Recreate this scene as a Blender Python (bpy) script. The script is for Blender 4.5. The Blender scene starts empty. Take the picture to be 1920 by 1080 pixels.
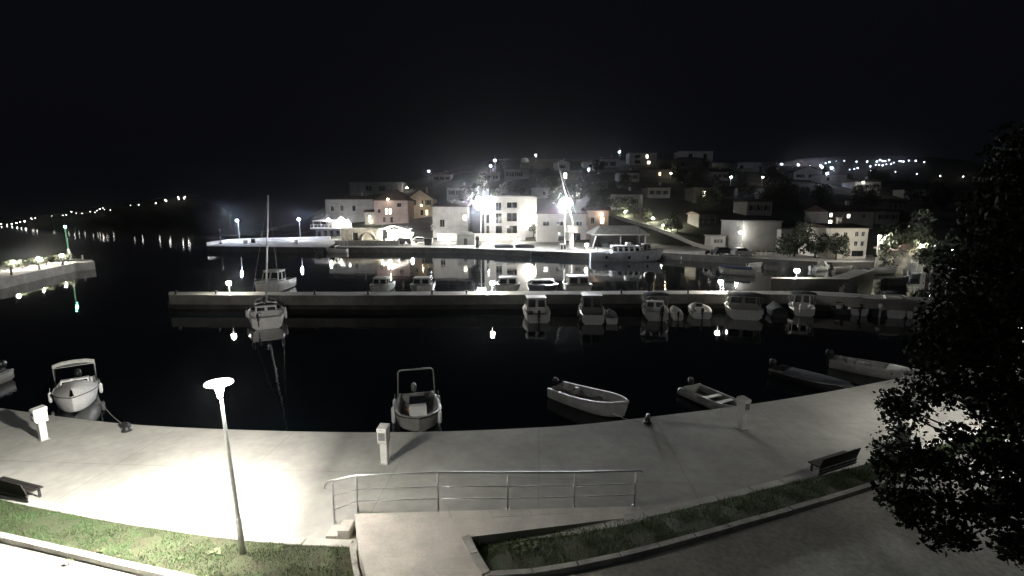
import bpy, math, random
from mathutils import Vector
R = math.radians
rnd = random.Random(7)
sc = bpy.context.scene
col = sc.collection

# ------------------------------------------------------------------ camera, sky, moon, exposure
FPX, CX, CY, HOR = 900.0, 960.0, 540.0, 395.0          # measured in the photograph's 1920 x 1080 pixels
CAMZ = 9.1
TH = math.atan((CY - HOR) / FPX)
cd = bpy.data.cameras.new('camera'); cam = bpy.data.objects.new('camera', cd); col.objects.link(cam)
cd.sensor_width = 36.0; cd.lens = FPX / 1920 * 36; cd.clip_start = 0.1; cd.clip_end = 6000
cam.location = (0, 0, CAMZ); cam.rotation_euler = (math.pi / 2 - TH, 0, 0)
sc.camera = cam

world = bpy.data.worlds.new('World'); sc.world = world; world.use_nodes = True
wn = world.node_tree; bg = wn.nodes['Background']
sky = wn.nodes.new('ShaderNodeTexSky'); sky.sky_type = 'NISHITA'; sky.sun_disc = False
sky.sun_elevation = R(-4); sky.sun_rotation = R(200); sky.altitude = 50
wn.links.new(sky.outputs['Color'], bg.inputs['Color']); bg.inputs['Strength'].default_value = 0.03
bg2 = wn.nodes.new('ShaderNodeBackground'); bg2.inputs['Color'].default_value = (0.62, 0.68, 1.0, 1); bg2.inputs['Strength'].default_value = 0.0034   # even night-sky glow over a lit town
ad = wn.nodes.new('ShaderNodeAddShader'); wn.links.new(bg.outputs[0], ad.inputs[0]); wn.links.new(bg2.outputs[0], ad.inputs[1]); wn.links.new(ad.outputs[0], wn.nodes['World Output'].inputs['Surface'])
sun = bpy.data.lights.new('moon_fill', 'SUN'); sun.energy = 0.04; sun.angle = R(0.5); sun.color = (0.8, 0.88, 1.0)  # faint fill from behind the camera, added to lift pier and houses
so = bpy.data.objects.new('moon_fill', sun); col.objects.link(so); so.rotation_euler = (R(52), 0, R(-28))

vs = sc.view_settings
vs.view_transform = 'Standard'; vs.look = 'None'; vs.gamma = 1.0; vs.use_curve_mapping = False; vs.exposure = 0.0
cy = sc.cycles
cy.use_denoising = True; cy.use_light_tree = True; cy.sample_clamp_indirect = 0.0; cy.sample_clamp_direct = 0
cy.max_bounces = 6; cy.diffuse_bounces = 3; cy.glossy_bounces = 4; cy.caustics_reflective = False

# ------------------------------------------------------------------ pixel -> place
FW = Vector((0, math.cos(TH), -math.sin(TH))); UP = Vector((0, math.sin(TH), math.cos(TH)))
C0 = Vector((0, 0, CAMZ))
def ray(px, py): return Vector(((px - CX) / FPX, 0, 0)) + UP * ((CY - py) / FPX) + FW
def G(px, py, z=0.0):
    d = ray(px, py); return C0 + d * ((z - CAMZ) / d.z)
def D(px, py, Y):
    d = ray(px, py); return C0 + d * (Y / d.y)
def lerp(a, b, t): return a + (b - a) * t
def interp(tab, x):
    if x <= tab[0][0]: return tab[0][1]
    for (x0, y0), (x1, y1) in zip(tab, tab[1:]):
        if x <= x1: return lerp(y0, y1, (x - x0) / (x1 - x0))
    return tab[-1][1]
def px_of(x, y, z):
    v = Vector((x, y, z)) - C0
    d = v.dot(FW); return CX + FPX * v.x / d, CY - FPX * v.dot(UP) / d
def smooth_line(pts, n):
    """Catmull-Rom through pts (Vectors), n samples even in length."""
    P = [pts[0] * 2 - pts[1]] + list(pts) + [pts[-1] * 2 - pts[-2]]
    out = []
    for i in range(1, len(P) - 2):
        for k in range(12):
            t = k / 12; a, b, c, d = P[i - 1], P[i], P[i + 1], P[i + 2]
            out.append(0.5 * ((2 * b) + (c - a) * t + (2 * a - 5 * b + 4 * c - d) * t * t + (3 * b - a - 3 * c + d) * t ** 3))
    out.append(P[-2].copy())
    L = [0]
    for a, b in zip(out, out[1:]): L.append(L[-1] + (b - a).length)
    res = []; j = 0
    for i in range(n):
        s = L[-1] * i / (n - 1)
        while j < len(L) - 2 and L[j + 1] < s: j += 1
        res.append(out[j].lerp(out[j + 1], min(1, max(0, (s - L[j]) / max(1e-9, L[j + 1] - L[j])))))
    return res
def GL(pts, z): return [G(x, y, z) for x, y in pts]

# ------------------------------------------------------------------ mesh builder
class MB:
    def __init__(s): s.v = []; s.f = []; s.m = []
    def add(s, vs_, fs, mi=0):
        o = len(s.v); s.v += [tuple(q) for q in vs_]
        for f in fs: s.f.append(tuple(i + o for i in f)); s.m.append(mi)
        return s
    def box(s, x0, x1, y0, y1, z0, z1, mi=0, top=1.0, topy=None):
        if topy is None: topy = top
        cx, cyy = (x0 + x1) / 2, (y0 + y1) / 2; hx, hy = (x1 - x0) / 2, (y1 - y0) / 2
        v = [(x0, y0, z0), (x1, y0, z0), (x1, y1, z0), (x0, y1, z0)]
        v += [(cx + sx * hx * top, cyy + sy * hy * topy, z1) for sx, sy in ((-1, -1), (1, -1), (1, 1), (-1, 1))]
        return s.add(v, [(3, 2, 1, 0), (4, 5, 6, 7), (0, 1, 5, 4), (1, 2, 6, 5), (2, 3, 7, 6), (3, 0, 4, 7)], mi)
    def rbox(s, x0, x1, y0, y1, z0, z1, b=0.03, mi=0):
        """box with chamfered vertical and top edges"""
        def ring(i, z): return [(x0 + i, y0 + b, z), (x0 + b, y0 + i, z), (x1 - b, y0 + i, z), (x1 - i, y0 + b, z), (x1 - i, y1 - b, z), (x1 - b, y1 - i, z), (x0 + b, y1 - i, z), (x0 + i, y1 - b, z)]
        v = ring(0, z0) + ring(0, z1 - b) + ring(b * .8, z1)
        f = [tuple(range(7, -1, -1)), tuple(range(16, 24))]
        for k in (0, 8):
            for i in range(8): f.append((k + i, k + (i + 1) % 8, k + 8 + (i + 1) % 8, k + 8 + i))
        return s.add(v, f, mi)
    def tube(s, pts, r, n=8, mi=0, closed=False):
        pts = [Vector(p) for p in pts]; k = len(pts)
        rr = r if isinstance(r, (list, tuple)) else [r] * k
        v = []; f = []; prev = None
        for i, p in enumerate(pts):
            a = pts[max(0, i - 1)]; b = pts[min(k - 1, i + 1)]
            if closed: a = pts[i - 1]; b = pts[(i + 1) % k]
            t = (b - a).normalized()
            if prev is None:
                u = t.orthogonal().normalized()
            else:
                u = prev - t * prev.dot(t)
                u = u.normalized() if u.length > 1e-6 else t.orthogonal().normalized()
            prev = u; w = t.cross(u)
            for j in range(n):
                an = 2 * math.pi * j / n; v.append(p + (u * math.cos(an) + w * math.sin(an)) * rr[i])
        for i in range(k if closed else k - 1):
            for j in range(n):
                a = i * n; b = ((i + 1) % k) * n
                f.append((a + j, a + (j + 1) % n, b + (j + 1) % n, b + j))
        if not closed: f += [tuple(range(n - 1, -1, -1)), tuple(range((k - 1) * n, k * n))]
        return s.add(v, f, mi)
    def lathe(s, prof, c=(0, 0, 0), n=16, mi=0, sx=1.0, sy=1.0):
        v = []; f = []
        for r, z in prof:
            for j in range(n):
                a = 2 * math.pi * j / n; v.append((c[0] + r * math.cos(a) * sx, c[1] + r * math.sin(a) * sy, c[2] + z))
        for i in range(len(prof) - 1):
            for j in range(n): f.append((i * n + j, i * n + (j + 1) % n, (i + 1) * n + (j + 1) % n, (i + 1) * n + j))
        f += [tuple(range(n - 1, -1, -1)), tuple(range((len(prof) - 1) * n, len(prof) * n))]
        return s.add(v, f, mi)
    def ball(s, c, r, n=10, k=6, mi=0, sz=1.0):
        prof = [(max(0.002, r * math.sin(math.pi * i / k)), -r * sz * math.cos(math.pi * i / k)) for i in range(k + 1)]
        return s.lathe(prof, c, n, mi)
    def prism(s, poly, z0, z1, mi=0):
        n = len(poly)
        v = [(p[0], p[1], z0) for p in poly] + [(p[0], p[1], z1) for p in poly]
        f = [tuple(range(n - 1, -1, -1)), tuple(range(n, 2 * n))]
        for i in range(n): f.append((i, (i + 1) % n, n + (i + 1) % n, n + i))
        return s.add(v, f, mi)
    def extr(s, poly, axis, a0, a1, mi=0):
        """profile polygon swept along x ('x': poly in (y,z)) or y ('y': poly in (x,z))"""
        n = len(poly)
        P = (lambda p, a: (a, p[0], p[1])) if axis == 'x' else (lambda p, a: (p[0], a, p[1]))
        v = [P(p, a0) for p in poly] + [P(p, a1) for p in poly]
        f = [tuple(range(n - 1, -1, -1)), tuple(range(n, 2 * n))]
        for i in range(n): f.append((i, (i + 1) % n, n + (i + 1) % n, n + i))
        return s.add(v, f, mi)
    def strip(s, A, B, rows=1, fz=None, mi=0):
        n = len(A); v = []; f = []
        for i in range(n):
            for j in range(rows + 1):
                p = A[i].lerp(B[i], j / rows)
                if fz: p.z += fz(p, j / rows)
                v.append(p)
        w = rows + 1
        for i in range(n - 1):
            for j in range(rows): f.append((i * w + j, i * w + j + 1, (i + 1) * w + j + 1, (i + 1) * w + j))
        return s.add(v, f, mi)
    def mesh(s, name, mats, smooth=False):
        me = bpy.data.meshes.new(name); me.from_pydata(s.v, [], s.f)
        for m in (mats if isinstance(mats, (list, tuple)) else [mats]): me.materials.append(m)
        if any(s.m): me.polygons.foreach_set('material_index', s.m)
        if smooth: me.polygons.foreach_set('use_smooth', [True] * len(me.polygons))
        if smooth == 'auto': me.set_sharp_from_angle(angle=R(38))
        me.update(); return me
    def build(s, name, mats, parent=None, smooth=False, loc=(0, 0, 0), rz=0.0):
        return obj(name, s.mesh(name, mats, smooth), parent, loc, rz)
def obj(name, me, parent=None, loc=(0, 0, 0), rz=0.0):
    o = bpy.data.objects.new(name, me); col.objects.link(o); o.parent = parent
    o.location = loc; o.rotation_euler = (0, 0, rz); return o
def tag(o, label=None, cat=None, group=None, kind=None):
    if label: o['label'] = label
    if cat: o['category'] = cat
    if group: o['group'] = group
    if kind: o['kind'] = kind
    return o
def thing(name, label, cat, loc=(0, 0, 0), rz=0.0, group=None):
    return tag(obj(name, None, None, loc, rz), label, cat, group)
def clone(o, parent=None):
    c = o.copy(); col.objects.link(c); c.parent = parent
    for ch in list(o.children): clone(ch, c)
    return c

# ------------------------------------------------------------------ materials
MC = {}
def M(name, c, rough=0.7, var=0.15, scale=3.0, bump=0.0, bscale=40.0, metal=0.0, c2=None, spec=0.4, fine=0.0):
    """Principled with two octaves of object-space noise for colour, roughness and fine relief"""
    if name in MC: return MC[name]
    m = bpy.data.materials.new(name); m.use_nodes = True; nt = m.node_tree; b = nt.nodes['Principled BSDF']
    L = nt.links.new; tc = nt.nodes.new('ShaderNodeTexCoord')
    n1 = nt.nodes.new('ShaderNodeTexNoise'); n1.inputs['Scale'].default_value = scale; n1.inputs['Detail'].default_value = 6; n1.inputs['Roughness'].default_value = 0.62
    L(tc.outputs['Object'], n1.inputs['Vector'])
    cr = nt.nodes.new('ShaderNodeValToRGB')
    c2 = c2 or tuple(max(0, q * (1 - 2 * var)) for q in c)
    hi = tuple(min(1, q * (1 + var)) for q in c)
    cr.color_ramp.elements[0].position = 0.32; cr.color_ramp.elements[0].color = (*c2, 1)
    cr.color_ramp.elements[1].position = 0.68; cr.color_ramp.elements[1].color = (*hi, 1)
    L(n1.outputs['Fac'], cr.inputs['Fac'])
    out = cr.outputs['Color']
    if fine:
        n2 = nt.nodes.new('ShaderNodeTexNoise'); n2.inputs['Scale'].default_value = scale * 14; n2.inputs['Detail'].default_value = 3
        L(tc.outputs['Object'], n2.inputs['Vector'])
        mr = nt.nodes.new('ShaderNodeMapRange'); mr.inputs[1].default_value = 0.3; mr.inputs[2].default_value = 0.7; mr.inputs[3].default_value = 1 - fine; mr.inputs[4].default_value = 1 + fine * .5
        L(n2.outputs['Fac'], mr.inputs[0])
        mx = nt.nodes.new('ShaderNodeVectorMath'); mx.operation = 'SCALE'
        L(out, mx.inputs[0]); L(mr.outputs[0], mx.inputs['Scale']); out = mx.outputs[0]
    L(out, b.inputs['Base Color'])
    b.inputs['Roughness'].default_value = rough; b.inputs['Metallic'].default_value = metal; b.inputs['Specular IOR Level'].default_value = spec
    if bump:
        n3 = nt.nodes.new('ShaderNodeTexNoise'); n3.inputs['Scale'].default_value = bscale; n3.inputs['Detail'].default_value = 4
        L(tc.outputs['Object'], n3.inputs['Vector'])
        bp = nt.nodes.new('ShaderNodeBump'); bp.inputs['Strength'].default_value = bump; bp.inputs['Distance'].default_value = 0.03
        L(n3.outputs['Fac'], bp.inputs['Height']); L(bp.outputs['Normal'], b.inputs['Normal'])
    MC[name] = m; return m
def EM(name, c, strength):
    if name in MC: return MC[name]
    m = bpy.data.materials.new(name); m.use_nodes = True; b = m.node_tree.nodes['Principled BSDF']
    b.inputs['Base Color'].default_value = (0.8, 0.8, 0.8, 1)
    b.inputs['Emission Color'].default_value = (*c, 1); b.inputs['Emission Strength'].default_value = strength
    MC[name] = m; return m

concrete = M('promenade_concrete', (0.345, 0.34, 0.305), 0.85, 0.17, 0.28, 0.25, 60, fine=0.10)
def add_seams(m, size, mortar, dark):
    """saw-cut bay joints, slightly darker than the slab"""
    nt = m.node_tree; L = nt.links.new; b = nt.nodes['Principled BSDF']; src = b.inputs['Base Color'].links[0].from_socket
    tc = nt.nodes.new('ShaderNodeTexCoord'); mp = nt.nodes.new('ShaderNodeMapping'); mp.inputs['Rotation'].default_value = (0, 0, .06); L(tc.outputs['Object'], mp.inputs['Vector'])
    bk = nt.nodes.new('ShaderNodeTexBrick'); bk.offset = 0; bk.inputs['Scale'].default_value = 1; bk.inputs['Brick Width'].default_value = size; bk.inputs['Row Height'].default_value = size; bk.inputs['Mortar Size'].default_value = mortar; bk.inputs['Mortar Smooth'].default_value = .6
    bk.inputs['Color1'].default_value = (1, 1, 1, 1); bk.inputs['Color2'].default_value = (.93, .93, .93, 1); bk.inputs['Mortar'].default_value = (dark, dark, dark, 1)
    L(mp.outputs['Vector'], bk.inputs['Vector'])
    mx = nt.nodes.new('ShaderNodeVectorMath'); mx.operation = 'MULTIPLY'; L(src, mx.inputs[0]); L(bk.outputs['Color'], mx.inputs[1]); L(mx.outputs[0], b.inputs['Base Color'])
add_seams(concrete, 4.6, .014, .62)
conc2 = M('edging_concrete', (0.42, 0.41, 0.37), 0.85, 0.12, 1.2, 0.3, 50, fine=0.12)
kerbm = M('kerb_stone', (0.36, 0.35, 0.31), 0.9, 0.18, 2.0, 0.4, 50, fine=0.2)
pier_c = M('pier_concrete', (0.21, 0.205, 0.185), 0.9, 0.2, 0.5, 0.4, 20, fine=0.15)
slabm = M('slab_concrete', (0.50, 0.47, 0.41), 0.85, 0.10, 1.4, 0.25, 60, fine=0.1)
asphalt = M('asphalt', (0.38, 0.378, 0.335), 0.9, 0.12, 0.6, 0.5, 90, fine=0.25)
soil = M('lawn_soil', (0.036, 0.048, 0.02), 0.95, 0.35, 2.5, 0.6, 30, c2=(0.04, 0.034, 0.02), fine=0.3)
steel = M('brushed_steel', (0.45, 0.45, 0.44), 0.35, 0.08, 8, metal=0.9)
galv = M('galvanised_pole', (0.5, 0.5, 0.48), 0.45, 0.1, 6, metal=0.6)
dark_metal = M('dark_metal', (0.035, 0.035, 0.036), 0.5, 0.2, 6, metal=0.4)
white_gel = M('white_gelcoat', (0.72, 0.72, 0.70), 0.32, 0.07, 2.5, fine=0.06)
off_gel = M('offwhite_gelcoat', (0.26, 0.257, 0.24), 0.4, 0.12, 2.5, fine=0.08)
grey_gel = M('grey_gelcoat', (0.2, 0.2, 0.19), 0.5, 0.15, 2.5, fine=0.1)
dark_gel = M('dark_hull_paint', (0.035, 0.04, 0.05), 0.4, 0.2, 2.5)
blue_gel = M('blue_hull_paint', (0.10, 0.14, 0.22), 0.4, 0.2, 2.0)
wood = M('varnished_wood', (0.16, 0.085, 0.04), 0.5, 0.25, 5, fine=0.2)
oldwood = M('weathered_wood', (0.11, 0.10, 0.085), 0.85, 0.3, 4, fine=0.3)
black_pl = M('black_plastic', (0.018, 0.018, 0.019), 0.35, 0.2, 6)
grey_pl = M('grey_plastic', (0.20, 0.20, 0.21), 0.45, 0.15, 6)
canvas_w = M('white_canvas', (0.62, 0.62, 0.59), 0.85, 0.1, 5, 0.3, 30)
canvas_d = M('dark_canvas', (0.03, 0.035, 0.045), 0.9, 0.25, 5, 0.3, 30)
canvas_b = M('blue_canvas', (0.06, 0.08, 0.14), 0.9, 0.2, 5, 0.3, 30)
glass_d = M('dark_glass', (0.012, 0.014, 0.016), 0.06, 0.1, 3, spec=0.7)
ped_w = M('pedestal_white', (0.66, 0.655, 0.62), 0.5, 0.08, 4, fine=0.06)
rubber = M('rubber', (0.02, 0.02, 0.02), 0.8, 0.2, 6)
bark = M('bark', (0.06, 0.045, 0.032), 0.95, 0.3, 6, 0.6, 20)
leaf_m = M('leaf_dark', (0.016, 0.022, 0.010), 0.8, 0.3, 1.5, spec=0.08)
leaf_h = M('hill_leaf', (0.036, 0.045, 0.022), 0.7, 0.35, 0.8)
grass_m = M('grass_blade', (0.026, 0.060, 0.015), 0.8, 0.35, 1.6, c2=(0.036, 0.045, 0.018))
grass_d = M('grass_blade_lifted', (0.05, 0.10, 0.032), 0.8, 0.35, 1.6, c2=(0.06, 0.075, 0.03))  # same grass, colour lifted for the bed where lamp light is weak
weed_m = M('weed_leaf', (0.09, 0.12, 0.05), 0.7, 0.3, 6)
terrain_m = M('hill_scrub', (0.045, 0.05, 0.03), 0.95, 0.4, 0.08, 0.8, 1.2, fine=0.3)
earth = M('quay_paving', (0.30, 0.29, 0.26), 0.9, 0.15, 0.15, 0.3, 10, fine=0.15)
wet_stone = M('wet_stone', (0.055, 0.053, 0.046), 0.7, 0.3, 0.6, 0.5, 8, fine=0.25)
rope_m = M('rope', (0.35, 0.33, 0.28), 0.9, 0.2, 20)
WALLS = {
 'inner_shade': M('boathouse_shade', (0.02, 0.02, 0.021), 0.9, 0.2, 1.0, fine=0.2),  # shade inside the boathouse, put into the wall colour
 'white': M('plaster_white', (0.50, 0.495, 0.47), 0.9, 0.08, 0.5, 0.2, 20, fine=0.06),
 'grey': M('plaster_grey', (0.36, 0.36, 0.34), 0.9, 0.12, 0.5, 0.2, 20, fine=0.08),
 'cream': M('plaster_cream', (0.56, 0.475, 0.36), 0.9, 0.10, 0.5, 0.2, 20, fine=0.08),
 'sand': M('plaster_sand', (0.58, 0.55, 0.47), 0.9, 0.12, 0.5, 0.2, 20, fine=0.08),
 'pink': M('plaster_pink', (0.36, 0.285, 0.262), 0.9, 0.12, 0.5, 0.2, 20, fine=0.08),
 'stone': M('stone_wall', (0.30, 0.28, 0.22), 0.95, 0.25, 1.2, 0.6, 6, fine=0.2),
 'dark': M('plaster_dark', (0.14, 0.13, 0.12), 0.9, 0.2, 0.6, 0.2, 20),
}
roof_m = M('roof_tile', (0.075, 0.05, 0.04), 0.9, 0.3, 1.5, 0.5, 8, fine=0.3)
flat_m = M('flat_roof', (0.28, 0.28, 0.27), 0.9, 0.15, 1)
shutter_m = M('shutter_wood', (0.09, 0.08, 0.06), 0.8, 0.2, 3)
frame_m = M('window_frame', (0.5, 0.5, 0.47), 0.6, 0.1, 3)
E_win = EM('lit_window', (1.0, 0.86, 0.66), 8.0)
# ------------------------------------------------------------------ water
def water_material():
    m = bpy.data.materials.new('harbour_water'); m.use_nodes = True; nt = m.node_tree; b = nt.nodes['Principled BSDF']; L = nt.links.new
    b.inputs['Base Color'].default_value = (0.0025, 0.004, 0.005, 1); b.inputs['Roughness'].default_value = 0.012; b.inputs['IOR'].default_value = 1.33
    tc = nt.nodes.new('ShaderNodeTexCoord'); prev = None
    for scl, dist, ax in ((1.3, 0.0062, 0.4), (0.25, 0.016, 0.5), (5.0, 0.0012, 0.7)):
        mp = nt.nodes.new('ShaderNodeMapping'); mp.inputs['Scale'].default_value = (ax, 1, 1); mp.inputs['Rotation'].default_value = (0, 0, 0.25)
        L(tc.outputs['Object'], mp.inputs['Vector'])
        n = nt.nodes.new('ShaderNodeTexNoise'); n.inputs['Scale'].default_value = scl; n.inputs['Detail'].default_value = 2
        L(mp.outputs['Vector'], n.inputs['Vector'])
        bp = nt.nodes.new('ShaderNodeBump'); bp.inputs['Strength'].default_value = 1.0; bp.inputs['Distance'].default_value = dist
        L(n.outputs['Fac'], bp.inputs['Height'])
        if prev: L(prev.outputs['Normal'], bp.inputs['Normal'])
        prev = bp
    L(prev.outputs['Normal'], b.inputs['Normal'])
    return m
w = MB(); w.add([(-3000, 8, 0), (3000, 8, 0), (3000, 4000, 0), (-3000, 4000, 0)], [(0, 1, 2, 3)])
tag(w.build('water', water_material()), kind='structure')

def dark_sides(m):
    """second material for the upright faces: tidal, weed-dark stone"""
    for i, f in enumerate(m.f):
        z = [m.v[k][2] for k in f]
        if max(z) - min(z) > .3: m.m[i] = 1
# ------------------------------------------------------------------ near promenade
QZ, RZ, LZ = 0.9, 1.17, 1.30
edge_px = [(-200, 733), (-90, 750), (0, 765), (120, 782), (240, 795), (400, 804), (620, 810), (760, 810), (860, 808), (1000, 802), (1100, 795), (1250, 778), (1400, 759), (1550, 735), (1690, 708), (1830, 678), (1950, 648)]
edge = smooth_line(GL(edge_px, QZ), 90)
far_join = [Vector((38, 31, 0)), Vector((52, 40, 0)), Vector((60, 52, 0)), Vector((90, 60, 0))]
def chamfer_quay(name, line, z0, z1, mat, back):
    m = MB(); poly = [(p.x, p.y) for p in line] + back
    m.prism(poly[::-1], z0, z1)
    return tag(m.build(name, mat), kind='structure')
chamfer_quay('promenade', [Vector((-70, 42, 0))] + edge + far_join, -3, QZ, concrete, [(90, -12), (-70, -12)])

# lawns, kerbs, edging --------------------------------------------------------
A_l = smooth_line(GL([(-250, 882), (-100, 915), (0, 938), (150, 968), (300, 993), (450, 1013), (560, 1022), (655, 1026)], 0.95), 60)
B_l = smooth_line(GL([(-250, 950), (-100, 978), (0, 1001), (120, 1028), (240, 1056), (340, 1078), (480, 1108), (672, 1136)], 1.24), 60)
A_r = smooth_line(GL([(872, 1018), (1000, 1004), (1150, 983), (1300, 951), (1450, 914), (1560, 887), (1650, 864), (1800, 824), (2000, 765)], 0.95), 70)
B_r = smooth_line(GL([(908, 1076), (1000, 1070), (1150, 1043), (1300, 1004), (1450, 962), (1560, 930), (1640, 905), (1800, 856), (2000, 790)], 1.24), 70)
def lump(p, t):
    return 0.05 * math.sin(math.pi * t) + 0.018 * math.sin(p.x * 3.1 + p.y * 1.7) * math.sin(p.y * 4.3 - p.x) * math.sin(math.pi * t)
lawns = []
for nm, A, B in (('lawn_left', A_l, B_l), ('lawn_right', A_r, B_r)):
    m = MB(); m.strip(A, B, 6, lump)
    m.strip([Vector((p.x, p.y, 0.6)) for p in A], A); m.strip(B, [Vector((p.x, p.y, 0.6)) for p in B])
    m.strip([A[0], B[0]], [Vector((A[0].x, A[0].y, .6)), Vector((B[0].x, B[0].y, .6))]); m.strip([A[-1], B[-1]], [Vector((A[-1].x, A[-1].y, .6)), Vector((B[-1].x, B[-1].y, .6))])
    lawns.append(tag(m.build(nm, soil, smooth=True), kind='structure'))
def offset(line, d):
    out = []
    for i, p in enumerate(line):
        t = line[min(i + 1, len(line) - 1)] - line[max(0, i - 1)]; t.z = 0; t.normalize()
        out.append(p + Vector((t.y, -t.x, 0)) * d)
    return out
def block_run(owner, line, width, z0, z1, piece, mat, length=1.0, gap=0.012):
    """kerb blocks laid end to end along a line, one object each"""
    n = max(2, int(sum((b - a).length for a, b in zip(line, line[1:])) / length)) + 1
    P = smooth_line(line, n); Q = offset(P, width)
    for i in range(n - 1):
        a, b, c, d = P[i], P[i + 1], Q[i + 1], Q[i]
        g = gap / 2 / max(0.1, (b - a).length); dz = rnd.uniform(-0.006, 0.006); bev = 0.015
        a, b, c, d = a.lerp(b, g), b.lerp(a, g), c.lerp(d, g), d.lerp(c, g)
        ce = (a + b + c + d) / 4
        lo = [Vector((q.x, q.y, z0)) for q in (a, b, c, d)]; mid = [Vector((q.x, q.y, z1 + dz - bev)) for q in (a, b, c, d)]
        hi = [Vector((q.x + (ce.x - q.x) * .05, q.y + (ce.y - q.y) * .05, z1 + dz)) for q in (a, b, c, d)]
        for q, o in zip(hi, mid):
            v = Vector((ce.x - o.x, ce.y - o.y, 0)); v.normalize(); q.x, q.y = o.x + v.x * bev, o.y + v.y * bev
        m = MB(); m.add(lo + mid + hi, [(3, 2, 1, 0), (8, 9, 10, 11)] + [(k + i_, k + (i_ + 1) % 4, k + 4 + (i_ + 1) % 4, k + 4 + i_) for k in (0, 4) for i_ in range(4)])
        m.build(piece, mat, owner)
kerb_l = tag(obj('kerb_left', None), kind='structure'); kerb_r = tag(obj('kerb_right', None), kind='structure')
block_run(kerb_l, B_l, 0.15, 0.7, 1.31, 'kerb_stone', kerbm)
block_run(kerb_r, B_r, 0.15, 0.7, 1.31, 'kerb_stone', kerbm)
edg_l = tag(obj('edging_left', None), kind='structure'); edg_r = tag(obj('edging_right', None), kind='structure')
block_run(edg_l, A_l, -0.26, 0.7, 0.965, 'edging_stone', conc2, 1.2)
block_run(edg_r, A_r, -0.26, 0.7, 0.965, 'edging_stone', conc2, 1.2)
# end kerbs beside the path
kerb_p = tag(obj('kerb_path', None), kind='structure')
block_run(kerb_p, [G(655, 1027, 1.0), G(664, 1080, 1.28), G(674, 1140, 1.3)], -0.13, 0.7, 1.12, 'kerb_stone', kerbm, 0.7)
block_run(kerb_p, [G(866, 1022, 1.1), G(886, 1052, 1.28), G(904, 1080, 1.3)], -0.20, 0.7, 1.34, 'kerb_stone', kerbm, 0.7)
# road: two slabs either side of the path
Bo_l = offset(B_l, 0.155); Bo_r = offset(B_r, 0.155)
m = MB(); poly = [(p.x, p.y) for p in Bo_l] + [(Bo_r[0].x, Bo_r[0].y)] + [(p.x, p.y) for p in Bo_r] + [(60, -11), (-50, -11)]
m.prism(poly[::-1], 0.6, RZ); tag(m.build('road', asphalt), kind='structure')

# landing, ramp, steps --------------------------------------------------------
lc = [G(665, 963, LZ), G(840, 958, LZ), G(866, 1018, LZ), G(905, 1082, LZ), G(925, 1125, LZ), G(700, 1125, LZ), G(672, 1030, LZ)]
m = MB(); m.prism([(p.x, p.y) for p in lc][::-1], 0.7, LZ - 0.004); landing = tag(m.build('landing', slabm), kind='structure')
def slab_grid(owner, P00, P10, P11, P01, nu, nv, th, name='paving_slab'):
    """slabs over a bilinear patch: each its own object, open joints between"""
    def S(u, v): return (P00 * (1 - u) + P10 * u) * (1 - v) + (P01 * (1 - u) + P11 * u) * v
    for j in range(nv):
        off = 0.5 if j % 2 else 0.0
        us = [0.0] + [(i + off) / nu for i in range(nu + 1) if 0 < (i + off) / nu < 1] + [1.0]
        for u0, u1 in zip(us, us[1:]):
            g = 0.0004
            q = [S(u0 + g, j / nv + g), S(u1 - g, j / nv + g), S(u1 - g, (j + 1) / nv - g), S(u0 + g, (j + 1) / nv - g)]
            dz = rnd.uniform(-0.0015, 0.0015)
            v = [p - Vector((0, 0, th)) for p in q] + [p + Vector((0, 0, dz)) for p in q]
            mm = MB(); mm.add(v, [(0, 1, 2, 3), (7, 6, 5, 4), (4, 5, 1, 0), (5, 6, 2, 1), (6, 7, 3, 2), (7, 4, 0, 3)])
            mm.build(name, slabm, owner)
slab_grid(landing, lc[0], lc[1], G(895, 1068, LZ), G(684, 1068, LZ), 5, 5, 0.045)
slab_grid(landing, G(684.3, 1069, LZ), G(895.5, 1069, LZ), G(925, 1125, LZ), G(700, 1125, LZ), 5, 2, 0.045)
rq = [G(841, 958, LZ), G(1198, 949, 0.92), G(1212, 966, 0.92), G(864, 1009, LZ)]
m = MB()
m.add([Vector((p.x, p.y, 0.6)) for p in rq] + [p - Vector((0, 0, 0.004)) for p in rq], [(0, 1, 2, 3), (7, 6, 5, 4), (4, 5, 1, 0), (5, 6, 2, 1), (6, 7, 3, 2), (7, 4, 0, 3)])
ramp = tag(m.build('ramp', slabm), kind='structure')
slab_grid(ramp, rq[0], rq[1], rq[2], rq[3], 10, 3, 0.045)
block_run(ramp, [G(866, 1012, 1.33), G(1040, 991, 1.15), G(1214, 968, 1.0)], 0.18, 0.7, 1.02, 'edging_stone', conc2, 1.2)
steps = tag(obj('steps', None), kind='structure')
for k in range(2):
    m = MB(); z = LZ - 0.15 * (k + 1); x1 = lc[0].x - 0.30 * k - 0.003; y1 = lc[0].y - 0.02
    m.rbox(x1 - 0.30, x1, y1 - 0.45, y1, 0.7, z, 0.012); m.build('step', slabm, steps)

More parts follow.
